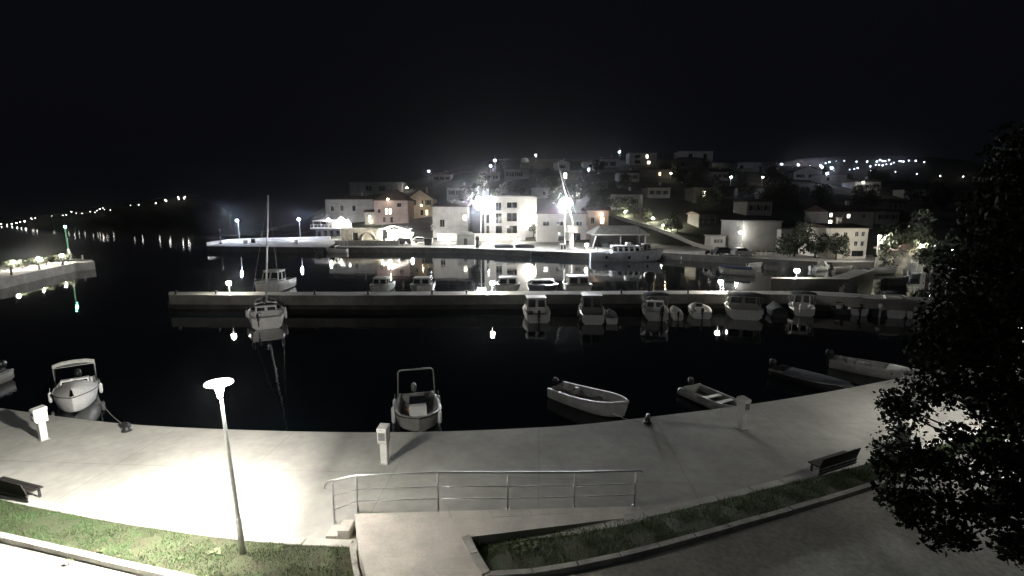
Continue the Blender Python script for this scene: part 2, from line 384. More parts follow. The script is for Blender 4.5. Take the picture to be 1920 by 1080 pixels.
# grass blades (nobody could count them) --------------------------------------
def grass_stuff(name, label, A, B, n, seed, h0, h1, skip=None, mat=None):
    r = random.Random(seed); m = MB()
    for i in range(n):
        f = r.random() * (len(A) - 1.001); k = int(f); t = r.random()
        a = A[k].lerp(A[k + 1], f - k); b = B[k].lerp(B[k + 1], f - k)
        p = a.lerp(b, t); p.z += lump(p, t) - 0.005
        if skip and skip(p): continue
        dens = math.sin(p.x * 2.1 + 1.3) * math.sin(p.y * 3.7 + p.x) + 0.4 * math.sin(p.x * 7.3)
        if dens < -0.45 and r.random() < 0.75: continue
        h = r.uniform(h0, h1) * (1.25 if dens > 0.4 else 0.85); an = r.random() * 6.283; wd = r.uniform(0.004, 0.009)
        d = Vector((math.cos(an), math.sin(an), 0)); q = Vector((-d.y, d.x, 0)) * wd; ln = d * h * r.uniform(0.2, 0.9)
        m.add([p - q, p + q, p + q * .7 + ln * .4 + Vector((0, 0, h * .6)), p - q * .7 + ln * .4 + Vector((0, 0, h * .6)), p + ln + Vector((0, 0, h))], [(0, 1, 2, 3), (3, 2, 4)])
    return tag(m.build(name, mat or grass_m), label, 'grass', kind='stuff')
grass_stuff('grass', 'bright short grass in the bed under the lit lamp post', A_l, B_l, 26000, 3, 0.03, 0.075)
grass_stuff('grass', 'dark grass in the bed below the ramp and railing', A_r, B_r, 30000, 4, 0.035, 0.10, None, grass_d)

# ------------------------------------------------------------------ middle pier
PZ = 1.5
pier_f = [G(316, 553, PZ), G(700, 554, PZ), G(1100, 552, PZ), G(1480, 552, PZ), G(1600, 558, PZ), G(1730, 566, PZ), G(1960, 584, PZ)]
pier_b = [G(316, 547, PZ), G(700, 547, PZ), G(1100, 545.5, PZ), G(1500, 545.5, PZ), G(1610, 551, PZ), G(1735, 558, PZ), G(1965, 575, PZ)]
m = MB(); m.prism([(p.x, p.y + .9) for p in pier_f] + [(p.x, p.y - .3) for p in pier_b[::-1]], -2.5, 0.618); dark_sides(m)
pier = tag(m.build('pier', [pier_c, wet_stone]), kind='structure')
pf = smooth_line(pier_f, 40); pb = smooth_line(pier_b, 40)
for i in range(39):
    a, b, c, d = pf[i], pf[i + 1], pb[i + 1], pb[i]; g = .004
    q = [a.lerp(b, g), b.lerp(a, g), c.lerp(d, g), d.lerp(c, g)]
    m = MB(); m.prism([(p.x, p.y) for p in q], 0.62, PZ + rnd.uniform(-.006, .006)); m.build('deck_slab', pier_c, pier)
# second, farther pier
p2f = [G(1446, 522.5, PZ), G(1560, 523, PZ), G(1590, 523.5, PZ)]; p2b = [G(1446, 519.5, PZ), G(1560, 519.5, PZ), G(1600, 506, PZ), G(1640, 506, PZ)]
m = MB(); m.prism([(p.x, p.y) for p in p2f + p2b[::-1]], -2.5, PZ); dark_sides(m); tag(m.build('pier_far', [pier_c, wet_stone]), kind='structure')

# left mole with its shrubs bed
lp = [G(-160, 545, 1.2), G(-60, 533, 1.2), G(0, 523, 1.2), G(90, 504, 1.2), G(140, 494, 1.2), G(177, 490.5, 1.2)]
lb = [G(-160, 512, 1.2), G(-60, 504, 1.2), G(0, 499, 1.2), G(90, 489, 1.2), G(140, 486, 1.2), G(172, 486.5, 1.2)]
m = MB(); m.prism([(p.x, p.y) for p in lp + lb[::-1]], -2.5, 1.2); tag(m.build('mole', pier_c), kind='structure')

# ------------------------------------------------------------------ far quay, breakwater and hill
FZ = 1.2
front_px = [(388, 461.5), (520, 463), (640, 463.5), (760, 463.5), (860, 464.5), (1000, 470), (1100, 474), (1240, 473.5), (1350, 480), (1480, 488), (1560, 492), (1640, 491), (1740, 499), (1850, 512), (1960, 528)]
front = [G(x, y, FZ) for x, y in front_px]
back_px = [(388, 460), (440, 453.5), (560, 449.5), (622, 448)]
back = [G(x, y, FZ) for x, y in back_px]
m = MB(); poly = [(p.x, p.y) for p in front] + [(60, 60), (150, 80), (190, 160), (-35, 160), (-52, 140)] + [(p.x, p.y) for p in back[::-1]]
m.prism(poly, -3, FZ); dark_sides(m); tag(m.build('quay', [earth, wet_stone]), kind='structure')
m = MB()
bw = smooth_line([G(392, 460.2, FZ), G(440, 453.6, FZ), G(560, 449.6, FZ), G(620, 448, FZ)], 24)
bw2 = [p + Vector((0.1, -1.0, 0)) for p in bw]
m = MB(); m.prism([(p.x, p.y) for p in bw2 + bw[::-1]], FZ, FZ + 0.75); tag(m.build('breakwater_wall', M('breakwater_white', (0.6, 0.6, 0.58), .9, .1, 1)), kind='structure', label='low white parapet along the lit breakwater', cat='parapet')

FY = [(p_[0], q.y) for p_, q in zip(front_px, front)]
RIDGE = [(380, 440), (560, 420), (600, 396), (640, 372), (700, 352), (800, 336), (860, 318), (930, 305), (1000, 300), (1080, 303), (1150, 302), (1230, 303), (1330, 308), (1420, 312), (1500, 322), (1600, 335), (1700, 345), (1800, 352), (1960, 360)]
YR = 300.0
def terrain(x, y):
    px = CX + FPX * x / max(1, y) * 1.01
    yf = interp(FY, px) + (30 if px < 1150 else lerp(30, 12, min(1, (px - 1150) / 250)))
    zr = CAMZ + (HOR - interp(RIDGE, px)) / FPX * YR * 1.0
    t = (y - yf) / (YR - yf)
    if t < 0: return FZ - 0.25 if px > 650 else -1.5
    if t > 1: return zr - (y - YR) * 0.05
    n = 0.8 * math.sin(x * .09 + y * .05) * math.sin(y * .11 - x * .04) * min(1, t * 5)
    return FZ - 0.05 + (zr - FZ) * t ** 0.95 + n
def T(px, py):
    """where the ray through a pixel meets the hill"""
    d = ray(px, py); y = 60.0
    while y < YR + 30:
        p = C0 + d * (y / d.y)
        if p.z <= terrain(p.x, p.y): return p
        y += 0.5
    return C0 + d * (YR / d.y)
m = MB(); nx, ny = 120, 70; V = []; Fc = []
for j in range(ny + 1):
    y = 72 + (430 - 72) * (j / ny) ** 1.2
    for i in range(nx + 1):
        px = 360 + (2050 - 360) * i / nx
        x = (px - CX) / FPX * y / 1.01
        V.append((x, y, terrain(x, y) if y > interp(FY, px) + 2 else -1.0))
for j in range(ny):
    for i in range(nx): a = j * (nx + 1) + i; Fc.append((a, a + 1, a + nx + 2, a + nx + 1))
m.add(V, Fc); tag(m.build('hill', terrain_m, smooth=True), kind='structure')
# far shore across the bay on the left, far hill on the right
def ridge_land(name, tab, y0, y1, px0, px1, n=60):
    m = MB(); V = []; Fc = []
    for j in range(7):
        t = j / 6
        for i in range(n + 1):
            px = lerp(px0, px1, i / n); yf = interp(y0, px) if isinstance(y0, list) else y0
            y = lerp(yf, yf + y1, t); zt = CAMZ + (HOR - interp(tab, px)) / FPX * (yf + y1)
            z = lerp(-0.5, max(zt, 0.4), math.sin(t * math.pi / 2)); x = (px - CX) / FPX * y / 1.01
            V.append((x, y, z + (0.6 * math.sin(px * .11 + j) if 0 < j else 0)))
    for j in range(6):
        for i in range(n): a = j * (n + 1) + i; Fc.append((a, a + 1, a + n + 2, a + n + 1))
    m.add(V, Fc); return tag(m.build(name, terrain_m, smooth=True), kind='structure')
SHORE_Y = [(-200, 270), (0, 300), (200, 330), (370, 420), (420, 430)]
SHORE_TOP = [(-200, 425), (0, 415), (60, 407), (130, 395), (200, 388), (260, 381), (310, 373), (350, 367), (375, 366), (395, 380), (430, 396)]
ridge_land('far_shore', SHORE_TOP, SHORE_Y, 60, -200, 430)
ridge_land('far_hill', [(1300, 330), (1400, 312), (1500, 300), (1650, 296), (1750, 300), (1900, 318), (2100, 330)], 700, 200, 1250, 2100)
# ================================================================== foreground things
def promenade_lamp(base, top, label, power, panel=0, funnel=780):
    """tapered steel post, sleeve at the foot, glowing funnel under a flat disc"""
    t = thing('street_lamp', label, 'street lamp', base, group='promenade lamp posts')
    d = top - base; H = d.length
    P = lambda s: d * s
    m = MB(); m.tube([P(0) - Vector((0, 0, .15)), P(0.02), P(0.205), P(0.215)], [0.08, 0.078, 0.066, 0.052], 14); m.build('sleeve', dark_metal if False else galv, t, 'auto')
    m = MB(); m.tube([P(0.2), P(0.6), P(0.93)], [0.052, 0.042, 0.036], 12); m.build('pole', galv, t, 'auto')
    m = MB(); m.lathe([(0.06, -0.02), (0.06, 0.02), (0.045, .03)], P(0.215), 14); m.build('collar', galv, t)
    c = P(1.0)
    m = MB(); m.lathe([(0.042, -0.38), (0.058, -0.28), (0.09, -0.15), (0.14, -0.08), (0.235, -0.045)], c, 24); m.build('diffuser', EM(f'lamp_funnel_glow_{funnel}', (1.0, 0.96, 0.90), funnel), t)
    m = MB(); n = 24; ra, rb = 0.238, 0.285; v = [(c.x + q * math.cos(2 * math.pi * i / n), c.y + q * math.sin(2 * math.pi * i / n), c.z - .044) for q in (ra, rb) for i in range(n)]
    m.add(v, [(i, (i + 1) % n, n + (i + 1) % n, n + i) for i in range(n)]); m.build('lens_ring', EM(f'lamp_ring_glow_{power}', (1.0, 0.955, 0.87), power), t)
    if panel:   # side light added to the head to brighten the ground leftwards
        nv = Vector((-.95, -.10, -.31)).normalized(); pu = nv.cross(Vector((0, 0, 1))).normalized(); pv = nv.cross(pu); pc = c + Vector((-.25, .10, -.10))
        m = MB(); m.add([pc + pu * a_ * .10 + pv * b_ * .055 + nv * e_ for e_ in (0, -.025) for a_, b_ in ((-1, -1), (1, -1), (1, 1), (-1, 1))], [(4, 5, 6, 7), (0, 4, 5, 1), (1, 5, 6, 2), (2, 6, 7, 3), (3, 7, 4, 0)]); hp = m.build('side_light_housing', galv, t)
        m = MB(); m.add([pc + pu * a_ * .095 + pv * b_ * .05 + nv * .003 for a_, b_ in ((-1, -1), (1, -1), (1, 1), (-1, 1))], [(0, 1, 2, 3)]); m.build('added_side_light', EM('added_side_glow', (1.0, 0.955, 0.885), panel), hp)
    m = MB(); m.lathe([(0.286, -0.040), (0.29, -0.032), (0.28, -0.02), (0.24, -0.008), (0.10, 0.012)], c, 24); m.build('lamp_shade', EM('opal_shade_glow', (1.0, .97, .92), 9.0), t, 'auto')
    return t
b = G(456, 1040, 1.05)
promenade_lamp(b, D(410, 715, b.y), 'tall steel lamp post with glowing funnel head in the bright lawn', 700, 74000)
b = Vector((17.3, 15.8, QZ))
promenade_lamp(b, b + Vector((0.05, 0, 4.25)), 'lamp post on the promenade hidden behind the dark tree', 380, 0, 560)

def pedestal(px, py, hpx, label, rz):
    p = G(px, py, QZ); h = D(px, hpx, p.y).z - QZ
    t = thing('power_pedestal', label, 'power pedestal', p, rz, group='service pedestals along the quay edge')
    m = MB(); m.rbox(-.12, .12, -.10, .10, 0, h * .62, 0.02); m.build('column', ped_w, t)
    m = MB(); m.box(-.17, .17, -.14, .14, -0.004, .03); m.build('foot_plate', galv, t)
    c = MB(); c.extr([(-.16, h * .56), (-.20, h * .63), (-.20, h * .90), (.17, h * .90), (.17, h * .56)], 'x', -.145, .145); cab = c.build('cabinet', ped_w, t)
    m = MB(); m.extr([(-.206, h * .66), (-.206, h * .86), (-.199, h * .86), (-.199, h * .66)], 'x', -.11, .11); m.build('hatch', grey_gel, cab)
    for sx in (-.05, .06):
        m = MB(); m.rbox(sx - .035, sx + .035, -.228, -.206, h * .71, h * .77, 0.008); m.build('socket', grey_pl, cab)
    m = MB(); m.extr([(-.225, h * .905), (-.19, h * .965), (.14, h), (.185, h * .985), (.185, h * .905)], 'x', -.157, .157); m.build('cap', ped_w, t)
    m = MB(); m.box(-.12, .12, -.213, -.2, h * .92, h * .935); m.build('light_slot', grey_pl, t)
    return t
pedestal(82, 824, 763, 'white service pedestal on the quay edge beside the bow-covered boat', R(-28))
pedestal(722, 868, 797, 'white service pedestal between the lamp post and the boat with a hoop frame', R(-6))
pedestal(1390, 804, 745, 'white service pedestal beside the small inflatable tender', R(22))

def bollard(px, py, label, rz):
    p = G(px, py, QZ); t = thing('mooring_bollard', label, 'bollard', p, rz, group='iron bollards on the promenade edge')
    m = MB(); m.lathe([(.17, 0), (.17, .03), (.13, .045), (.10, .09), (.09, .18), (.12, .22)], n=16); m.build('stem', dark_metal, t, 'auto')
    m = MB(); m.tube([(-.24, 0, .23), (-.17, 0, .26), (0, 0, .275), (.17, 0, .26), (.24, 0, .23)], [.05, .075, .085, .075, .05], 10); m.build('horn', dark_metal, t, True)
bollard(238, 808, 'dark iron mooring bollard on the bright quay edge', R(-25))
bollard(1214, 793, 'dark iron mooring bollard casting a long shadow on the grey quay', R(70))

def bench(p, rz, label):
    t = thing('bench', label, 'bench', p, rz, group='dark benches facing the water')
    for k in range(3):
        m = MB(); m.rbox(-.9, .9, .02 + k * .115, .128 + k * .115, .33, .365, 0.01); m.build('seat_slat', oldwood_d, t)
    for k in range(6):
        z = .09 + k * .0985; y = -.01 - max(0, k - 2) * .025
        m = MB(); m.extr([(y, z), (y - .03, z + .005), (y - .06, z + .1), (y - .03, z + .1)], 'x', -.9, .9); m.build('back_slat', oldwood_d, t)
    for s in (-.7, .7):
        m = MB(); m.extr([(.48, 0), (.44, 0), (.42, .40), (.04, .40), (-.11, .92), (-.15, .91), (.0, .38), (.02, 0), (-.03, 0), (-.05, .42), (.02, .418), (.46, .418)][:0] or [(.0, 0), (.05, 0), (.05, .29), (.31, .29), (.31, 0), (.36, 0), (.36, .325), (.03, .325), (-.07, .66), (-.105, .66), (0, .31)], 'x', s - .025, s + .025); m.build('leg_frame', dark_metal, t)
oldwood_d = M('bench_slat_dark', (0.02, 0.017, 0.015), 0.7, 0.25, 6, fine=0.2)
b = G(1568, 884, QZ); e = G(1640, 857, QZ) - G(1530, 893, QZ)
bench(b, math.atan2(e.y, e.x), 'dark slatted bench on the dim promenade in front of the tree')
b = G(18, 936, QZ); e = G(72, 944, QZ) - G(-40, 914, QZ)
bench(b, math.atan2(e.y, e.x), 'dark slatted bench at the brightly lit lawn edge')

def bin_can(px, py, label):
    p = G(px, py, QZ); t = thing('litter_bin', label, 'litter bin', p)
    m = MB(); m.lathe([(.19, 0), (.20, .02), (.23, .66), (.24, .68), (.215, .68), (.19, .08)], n=18); m.build('bucket', grey_pl, t, 'auto')
    m = MB(); m.tube([(.23 * math.cos(a), .23 * math.sin(a), .685) for a in [i * 2 * math.pi / 18 for i in range(18)]], .014, 6, closed=True); m.build('rim', galv, t, True)
    m = MB(); m.tube([(0, .27, 0), (0, .27, .8)], .02, 8); m.build('post', galv, t)
bin_can(1690, 836, 'round litter bin showing between the leaves of the tree')

# handrail -------------------------------------------------------------------
posts = [(627, 983, 0.905, 905), (671, 962.5, LZ, 896), (822, 958.8, LZ, 890), (952, 957.5, 1.17, 890.5), (1077, 954, 1.03, 890), (1190, 949, 0.925, 887)]
t = thing('handrail', 'tubular steel handrail with five bays beside the ramp', 'handrail', G(822, 958.8, LZ))
o0 = t.location.copy(); tops = []; bases = []
for x, y, z, yt in posts:
    b = G(x, y, z); b.y += 0.03; tp = D(x - (2 if x < 700 else 0), yt, b.y); tp.x = b.x; bases.append(b); tops.append(tp)
    m = MB(); m.tube([b - o0, tp - o0], .024, 10); pst = m.build('post', steel, t, True)
    m = MB(); m.lathe([(.06, 0), (.06, .012), (.03, .02)], b - o0, 12); m.build('base_plate', steel, pst)
up = Vector((0, 0, .07))
crv = [tops[0] + Vector((-.20, -.02, -.16)), tops[0] + Vector((-.19, -.02, -.07)), tops[0] + Vector((-.12, 0, .02)), tops[0] + up, tops[1] + up] + [q + up for q in tops[2:]] + [tops[-1] + up + Vector((.15, 0, 0)), tops[-1] + Vector((.17, 0, .03))]
m = MB(); m.tube([q - o0 for q in crv], .024, 10); m.build('top_rail', steel, t, True)
for q in tops:
    m = MB(); m.tube([q - o0, q + up - o0], .009, 6); m.build('saddle', steel, t)
for f in (.34, .68):
    for i in range(5):
        m = MB(); m.tube([bases[i].lerp(tops[i], f) - o0, bases[i + 1].lerp(tops[i + 1], f) - o0], .014, 8); m.build('mid_rail', steel, t, True)

# weeds in the lawns ---------------------------------------------------------
def weed(p, r, n, label, seed, mat=weed_m, h=0.12):
    rr = random.Random(seed); t = thing('weed', label, 'weed', p, group='broad-leaved weeds in the lawns')
    for i in range(n):
        a = rr.random() * 6.28; L = r * rr.uniform(.6, 1.1); w_ = L * rr.uniform(.22, .34); lift = rr.uniform(.2, 1.0) * h
        d = Vector((math.cos(a), math.sin(a), 0)); q = Vector((-d.y, d.x, 0))
        m = MB(); v = []
        for s, ww in ((.05, .15), (.35, .8), (.65, 1), (.9, .6), (1.02, .05)):
            c = d * L * s + Vector((0, 0, lift * math.sin(s * 2.4) + .01)); v += [c - q * w_ * ww + Vector((0, 0, .012)), c, c + q * w_ * ww + Vector((0, 0, .012))]
        m.add(v, [(3 * i_ + k, 3 * i_ + k + 1, 3 * i_ + k + 4, 3 * i_ + k + 3) for i_ in range(4) for k in (0, 1)])
        m.build('leaf', mat, t, True)
for i, (x, y, z, r, n, lb) in enumerate([
    (405, 1040, 1.08, .17, 11, 'pale weed rosette just beside the lamp post foot'), (523, 1035, 1.02, .13, 9, 'weed rosette at the lawn edge between lamp and path'),
    (190, 1035, 1.22, .12, 8, 'small weed at the kerb of the lit lawn'), (345, 1052, 1.12, .10, 8, 'low weed in the lit lawn near the kerb'),
    (128, 1058, 1.2, .09, 7, 'weed growing out of the road kerb joint'),
    (885, 1030, 1.1, .22, 14, 'bushy weed at the path corner of the dark lawn'), (975, 1035, 1.12, .2, 14, 'large weed clump in the dark lawn by the path'),
    (1000, 1028, 1.08, .18, 12, 'dark weed clump in the middle of the dim lawn'), (1220, 1010, 1.12, .15, 9, 'weed rosette near the kerb of the dim lawn'),
    (1275, 1013, 1.2, .12, 8, 'small weed right at the kerb of the dim lawn'), (1205, 986, 1.02, .12, 8, 'tall weed by the ramp end')]):
    weed(G(x, y, z), r, n, lb, 50 + i)

# ------------------------------------------------------------------ trees
def leaf_mesh(m, p, size, rr, flat=0.5):
    n = Vector((rr.gauss(0, 1), rr.gauss(0, 1), rr.gauss(0, 1) * flat + .4)).normalized()
    u = n.orthogonal().normalized(); an = rr.random() * 6.28; v = n.cross(u)
    d = u * math.cos(an) + v * math.sin(an); q = n.cross(d); s = size * rr.uniform(.6, 1.25)
    m.add([p - d * s * .5, p - q * s * .32 - d * s * .05 - n * s * .05, p + d * s * .55, p + q * s * .32 - d * s * .05 - n * s * .05], [(0, 1, 2, 3)])
def limb(m, a, b, r0, r1, rr, k=5):
    pts = []; L = (b - a).length
    for i in range(k + 1):
        s = i / k; p = a.lerp(b, s) + Vector((rr.uniform(-1, 1), rr.uniform(-1, 1), rr.uniform(-.4, .8))) * L * .05 * math.sin(s * 3.14)
        pts.append(p)
    m.tube(pts, [lerp(r0, r1, i / k) for i in range(k + 1)], 6); return pts
# the dark broad-leaved tree beside the camera; clumps given as (pixel, pixel radius, distance)
rr = random.Random(11)
foot = Vector((11.6, 8.4, QZ - .1)); fork = foot + Vector((-.15, .3, 2.6))
tree = thing('broadleaf_tree', 'large dark leafy tree filling the picture edge in front of the promenade', 'tree', foot)
clumps = [(1692, 776, 42, 10.2), (1672, 752, 26, 10.4), (1735, 735, 50, 9.8), (1690, 850, 52, 9.4), (1735, 865, 48, 9.0), (1655, 862, 24, 9.5), (1795, 725, 42, 9.5), (1860, 760, 52, 9.6), (1905, 740, 70, 9.3),
          (1795, 880, 44, 8.8), (1862, 865, 42, 9.4), (1910, 850, 70, 9.0), (1680, 925, 40, 8.8), (1740, 945, 52, 8.6), (1808, 955, 48, 8.4), (1866, 955, 48, 8.8), (1915, 945, 60, 8.6),
          (1700, 968, 24, 8.6), (1760, 1005, 34, 8.2), (1805, 1010, 26, 8.2), (1885, 1020, 30, 8.2), (1925, 1030, 40, 8.3),
          (1760, 660, 55, 10.2), (1820, 665, 75, 9.8), (1890, 650, 85, 9.6), (1770, 600, 45, 10.2), (1830, 570, 75, 9.8), (1900, 540, 85, 9.6), (1810, 500, 50, 10.0), (1870, 450, 70, 9.8), (1925, 420, 80, 9.5), (1850, 390, 40, 10.0), (1900, 340, 55, 9.8), (1930, 280, 60, 9.6), (1790, 815, 28, 9.6), (1960, 600, 120, 9.4), (1980, 800, 120, 9.2), (1990, 420, 110, 9.5), (1990, 960, 100, 8.6)]
bm_ = MB(); limb(bm_, Vector((0, 0, -.2)), fork - foot, .22, .15, rr); main = []
for tz, tx in ((5.0, -.2), (8.5, .2), (11.0, .5)):
    e = Vector((tx, .6, tz)); limb(bm_, fork - foot if tz == 5.0 else main[-1], e, .15 - tz * .008, .11 - tz * .006, rr); main.append(e)
bm_.build('trunk', bark, tree, True)
cm = MB(); single = []
br = MB()
for (x, y, r, Y) in clumps:
    c = D(x, y, Y) - foot; R_ = r / FPX * Y * 1.02
    a = min(main + [fork - foot], key=lambda q: (q - c).length + abs(q.z - c.z + 1.0) * .4)
    pts = limb(br, a, c, .045, .012, rr)
    n = int(620 * (R_ / .6) ** 2) + 70
    for i in range(9):
        dd = Vector((rr.gauss(0, 1), rr.gauss(0, 1), rr.gauss(0, 1))).normalized() * R_ * rr.uniform(.5, .95)
        br.tube([c * .7 + pts[-2] * .3, c + dd * .5, c + dd], [.012, .008, .004], 4)
    for i in range(n):
        dd = Vector((rr.gauss(0, 1), rr.gauss(0, 1), rr.gauss(0, 1) * .85)).normalized() * R_ * rr.random() ** .45
        if rr.random() < .12: dd *= 1.22
        p = c + dd
        if (x < 1830 and y > 700 and dd.length > R_ * .93 and len(single) < 300): single.append(p)
        else: leaf_mesh(cm, p, rr.choice((.07, .09, .12, .15)), rr)
br.build('branch', bark, tree)
tag(cm.build('crown', leaf_m, tree), kind='stuff')
lm = []
for k in range(4):
    m = MB(); leaf_mesh(m, Vector((0, 0, 0)), .09, rr); lm.append(m.mesh('leaf', leaf_m))
for i, p in enumerate(single):
    o = obj('leaf', lm[i % 4], tree, p); o.rotation_euler = (rr.uniform(-1, 1), rr.uniform(-1, 1), rr.random() * 6.28)

# small trees and shrubs of the far town: three crowns shared by all copies
CROWNS = []
for k in range(4):
    m = MB(); r2 = random.Random(30 + k); tall = (1.0, 1.5, .75, 1.15)[k]
    lobes = [(Vector((r2.uniform(-.55, .55), r2.uniform(-.55, .55), 1 + r2.uniform(-.45, .55) * tall)), r2.uniform(.28, .5)) for _ in range(9)]
    for i in range(1100):
        c, R_ = lobes[r2.randrange(9)]; d = Vector((r2.gauss(0, 1), r2.gauss(0, 1), r2.gauss(0, 1))).normalized() * R_ * r2.uniform(.55, 1.05)
        leaf_mesh(m, c + d, .15, r2)
    tk = MB(); tk.tube([(0, 0, -.5), (.02, .0, .3), (0, .03, .9)], [.07, .055, .03], 6)
    for c, R_ in lobes[:5]: tk.tube([(0, .02, .7), c * .6 + Vector((0, 0, .3)), c], [.03, .02, .01], 4)
    CROWNS.append((m.mesh('crown', leaf_h), tk.mesh('trunk', bark)))
def small_tree(p, s, label, k=0, name='tree', cat='tree', group='trees of the far town', sz=1.0):
    t = thing(name, label, cat, p, rnd.random() * 6.28, group); t.scale = (s, s, s * sz)
    obj('crown', CROWNS[k][0], t); obj('trunk' if cat == 'tree' else 'stem', CROWNS[k][1], t)
    return t
# ================================================================== boats
def hull_mb(L, B, F, draft=0.25, n=16, transom=.82, power=2.3, sheer=.32, gun=.09, floor=.16, rake=.10, full=.45):
    """closed shell: outer skin, gunwale, inner sides and floor; bow towards +x, waterline z = 0"""
    m = MB(); rows = []
    for i in range(n + 1):
        s = i / n
        if s < full: b = B / 2 * lerp(transom, 1, math.sin(s / full * math.pi / 2))
        else: b = B / 2 * max(0.0, 1 - ((s - full) / (1 - full)) ** power)
        b = max(b, .015); x = -L / 2 + L * s; zs = F * (1 + sheer * s * s); zk = -draft * (1 - s ** 4) + .25 * F * s ** 8
        xk = x - rake * L * s ** 5; bi = max(.004, b - gun); fl = min(floor + .25 * F * s ** 3, zs - .05)
        bf = max(.003, b * .80 - gun)
        half = [(xk, .004, zk), (lerp(xk, x, .25), b * .55, lerp(zk, 0, .45)), (lerp(xk, x, .5), b * .86, lerp(0, zs, .12)), (lerp(xk, x, .8), b * .97, zs * .6), (x, b, zs)]
        inn = [(x, b * .995, zs + .025), (x - .01, bi, zs + .025), (lerp(x, xk, .5), bf, fl)]
        loop = half + inn
        rows.append(loop + [(q[0], -q[1], q[2]) for q in loop[::-1]])
    k = len(rows[0]); v = [q for r_ in rows for q in r_]; f = []
    for i in range(n):
        for j in range(k): f.append((i * k + j, (i + 1) * k + j, (i + 1) * k + (j + 1) % k, i * k + (j + 1) % k))
    # transom: outer plate with inner face
    a = [0, 1, 2, 3, 4, 5, 6, 7]; bq = [k - 1 - q for q in a]
    f.append(tuple(a[:5] + bq[:5][::-1])[::-1]); f.append(tuple(range(n * k, n * k + k)))
    m.add(v, f)
    tr = MB(); x0 = -L / 2; zs = F; bw_ = B / 2 * transom
    m.add([(x0 + .002, -bw_ * .97, zs * .2), (x0 + .002, bw_ * .97, zs * .2), (x0 + .002, bw_ * .99, zs * .96), (x0 + .002, -bw_ * .99, zs * .96), (x0 + .07, -bw_ * .9, zs * .2), (x0 + .07, bw_ * .9, zs * .2), (x0 + .07, bw_ * .93, zs * .96), (x0 + .07, -bw_ * .93, zs * .96)],
          [(4, 5, 6, 7), (3, 2, 6, 7)[::-1], (1, 2, 6, 5), (0, 4, 7, 3), (0, 1, 5, 4)])
    def at(s):
        if s < full: b = B / 2 * lerp(transom, 1, math.sin(s / full * math.pi / 2))
        else: b = B / 2 * max(0.0, 1 - ((s - full) / (1 - full)) ** power)
        return -L / 2 + L * s, b, F * (1 + sheer * s * s)
    return m, at
def outboard(parent, x, y, z, s=1.0, mat=None, tilt=0.0, rz=0):
    o = obj('outboard_motor', None, parent, (x, y, z), rz); o.rotation_euler = (0, tilt, rz); mat = mat or black_pl
    m = MB(); m.lathe([(.08 * s, .08 * s), (.14 * s, .12 * s), (.165 * s, .26 * s), (.15 * s, .40 * s), (.09 * s, .47 * s), (.02 * s, .48 * s)], (-.16 * s, 0, 0), 12, sx=1.35, sy=.85); m.build('cowl', mat, o, True)
    m = MB(); m.box(-.24 * s, -.09 * s, -.045 * s, .045 * s, -.62 * s, .12 * s, top=1.2); m.box(-.30 * s, -.04 * s, -.02 * s, .02 * s, -.70 * s, -.60 * s); m.build('leg', mat, o)
    m = MB(); m.box(-.07 * s, .06 * s, -.10 * s, .10 * s, -.18 * s, .10 * s); m.build('bracket', dark_metal, o)
    return o
def tubeframe(name, pts, r, mat, parent):
    m = MB(); m.tube(pts, r, 8); return m.build(name, mat, parent, True)
def arc(pts, rad=.18, k=4):
    """round the inner corners of a polyline"""
    P = [Vector(p) for p in pts]; out = [P[0]]
    for a, b, c in zip(P, P[1:], P[2:]):
        d1 = (a - b); d2 = (c - b); r1 = min(rad, d1.length * .45); r2 = min(rad, d2.length * .45)
        s = b + d1.normalized() * r1; e = b + d2.normalized() * r2
        for i in range(k + 1):
            t = i / k; out.append(s.lerp(b, t).lerp(b.lerp(e, t), t))
    out.append(P[-1]); return out
def fender(parent, x, y, z, s=1.0):
    m = MB(); m.lathe([(.012, .30 * s), (.06 * s, .25 * s), (.075 * s, .18 * s), (.075 * s, -.12 * s), (.05 * s, -.20 * s), (.01, -.22 * s)], (x, y, z), 10); m.tube([(x, y, z + .28 * s), (x, y * .97, z + .5 * s)], .008, 4)
    return m.build('fender', white_gel, parent, True)
def rail_strip(at, parent, mat, dz=-.03, n=20, r=.022, s0=0.0, s1=1.0):
    L_ = []
    for sd in (1, -1):
        seg = []
        for i in range(n + 1):
            s = lerp(s0, s1, i / n) if sd == 1 else lerp(s1, s0, i / n); x, b, z = at(s); seg.append((x + .004, sd * (b + .012), z + dz))
        L_ += seg
    m = MB(); m.tube(L_, r, 6); return m.build('rubbing_strake', mat, parent, True)
def deck(at, parent, s0, s1, mat, dz=.03, n=8, name='foredeck', crown=.06):
    m = MB(); v = []; f = []
    for i in range(n + 1):
        x, b, z = at(lerp(s0, s1, i / n)); b = max(.01, b - .02)
        v += [(x, -b, z + dz), (x, -b * .5, z + dz + crown * .75), (x, 0, z + dz + crown), (x, b * .5, z + dz + crown * .75), (x, b, z + dz)]
    for i in range(n):
        for j in range(4): f.append((i * 5 + j, (i + 1) * 5 + j, (i + 1) * 5 + j + 1, i * 5 + j + 1))
    x, b, z = at(s0); m.add(v, f); m.add([(x, -b + .06, z + dz), (x, b - .06, z + dz), (x, b * .7, .18), (x, -b * .7, .18)] + [(x, 0, z + dz + crown)], [(0, 3, 2, 1), (0, 1, 4)])
    return m.build(name, mat, parent, True)
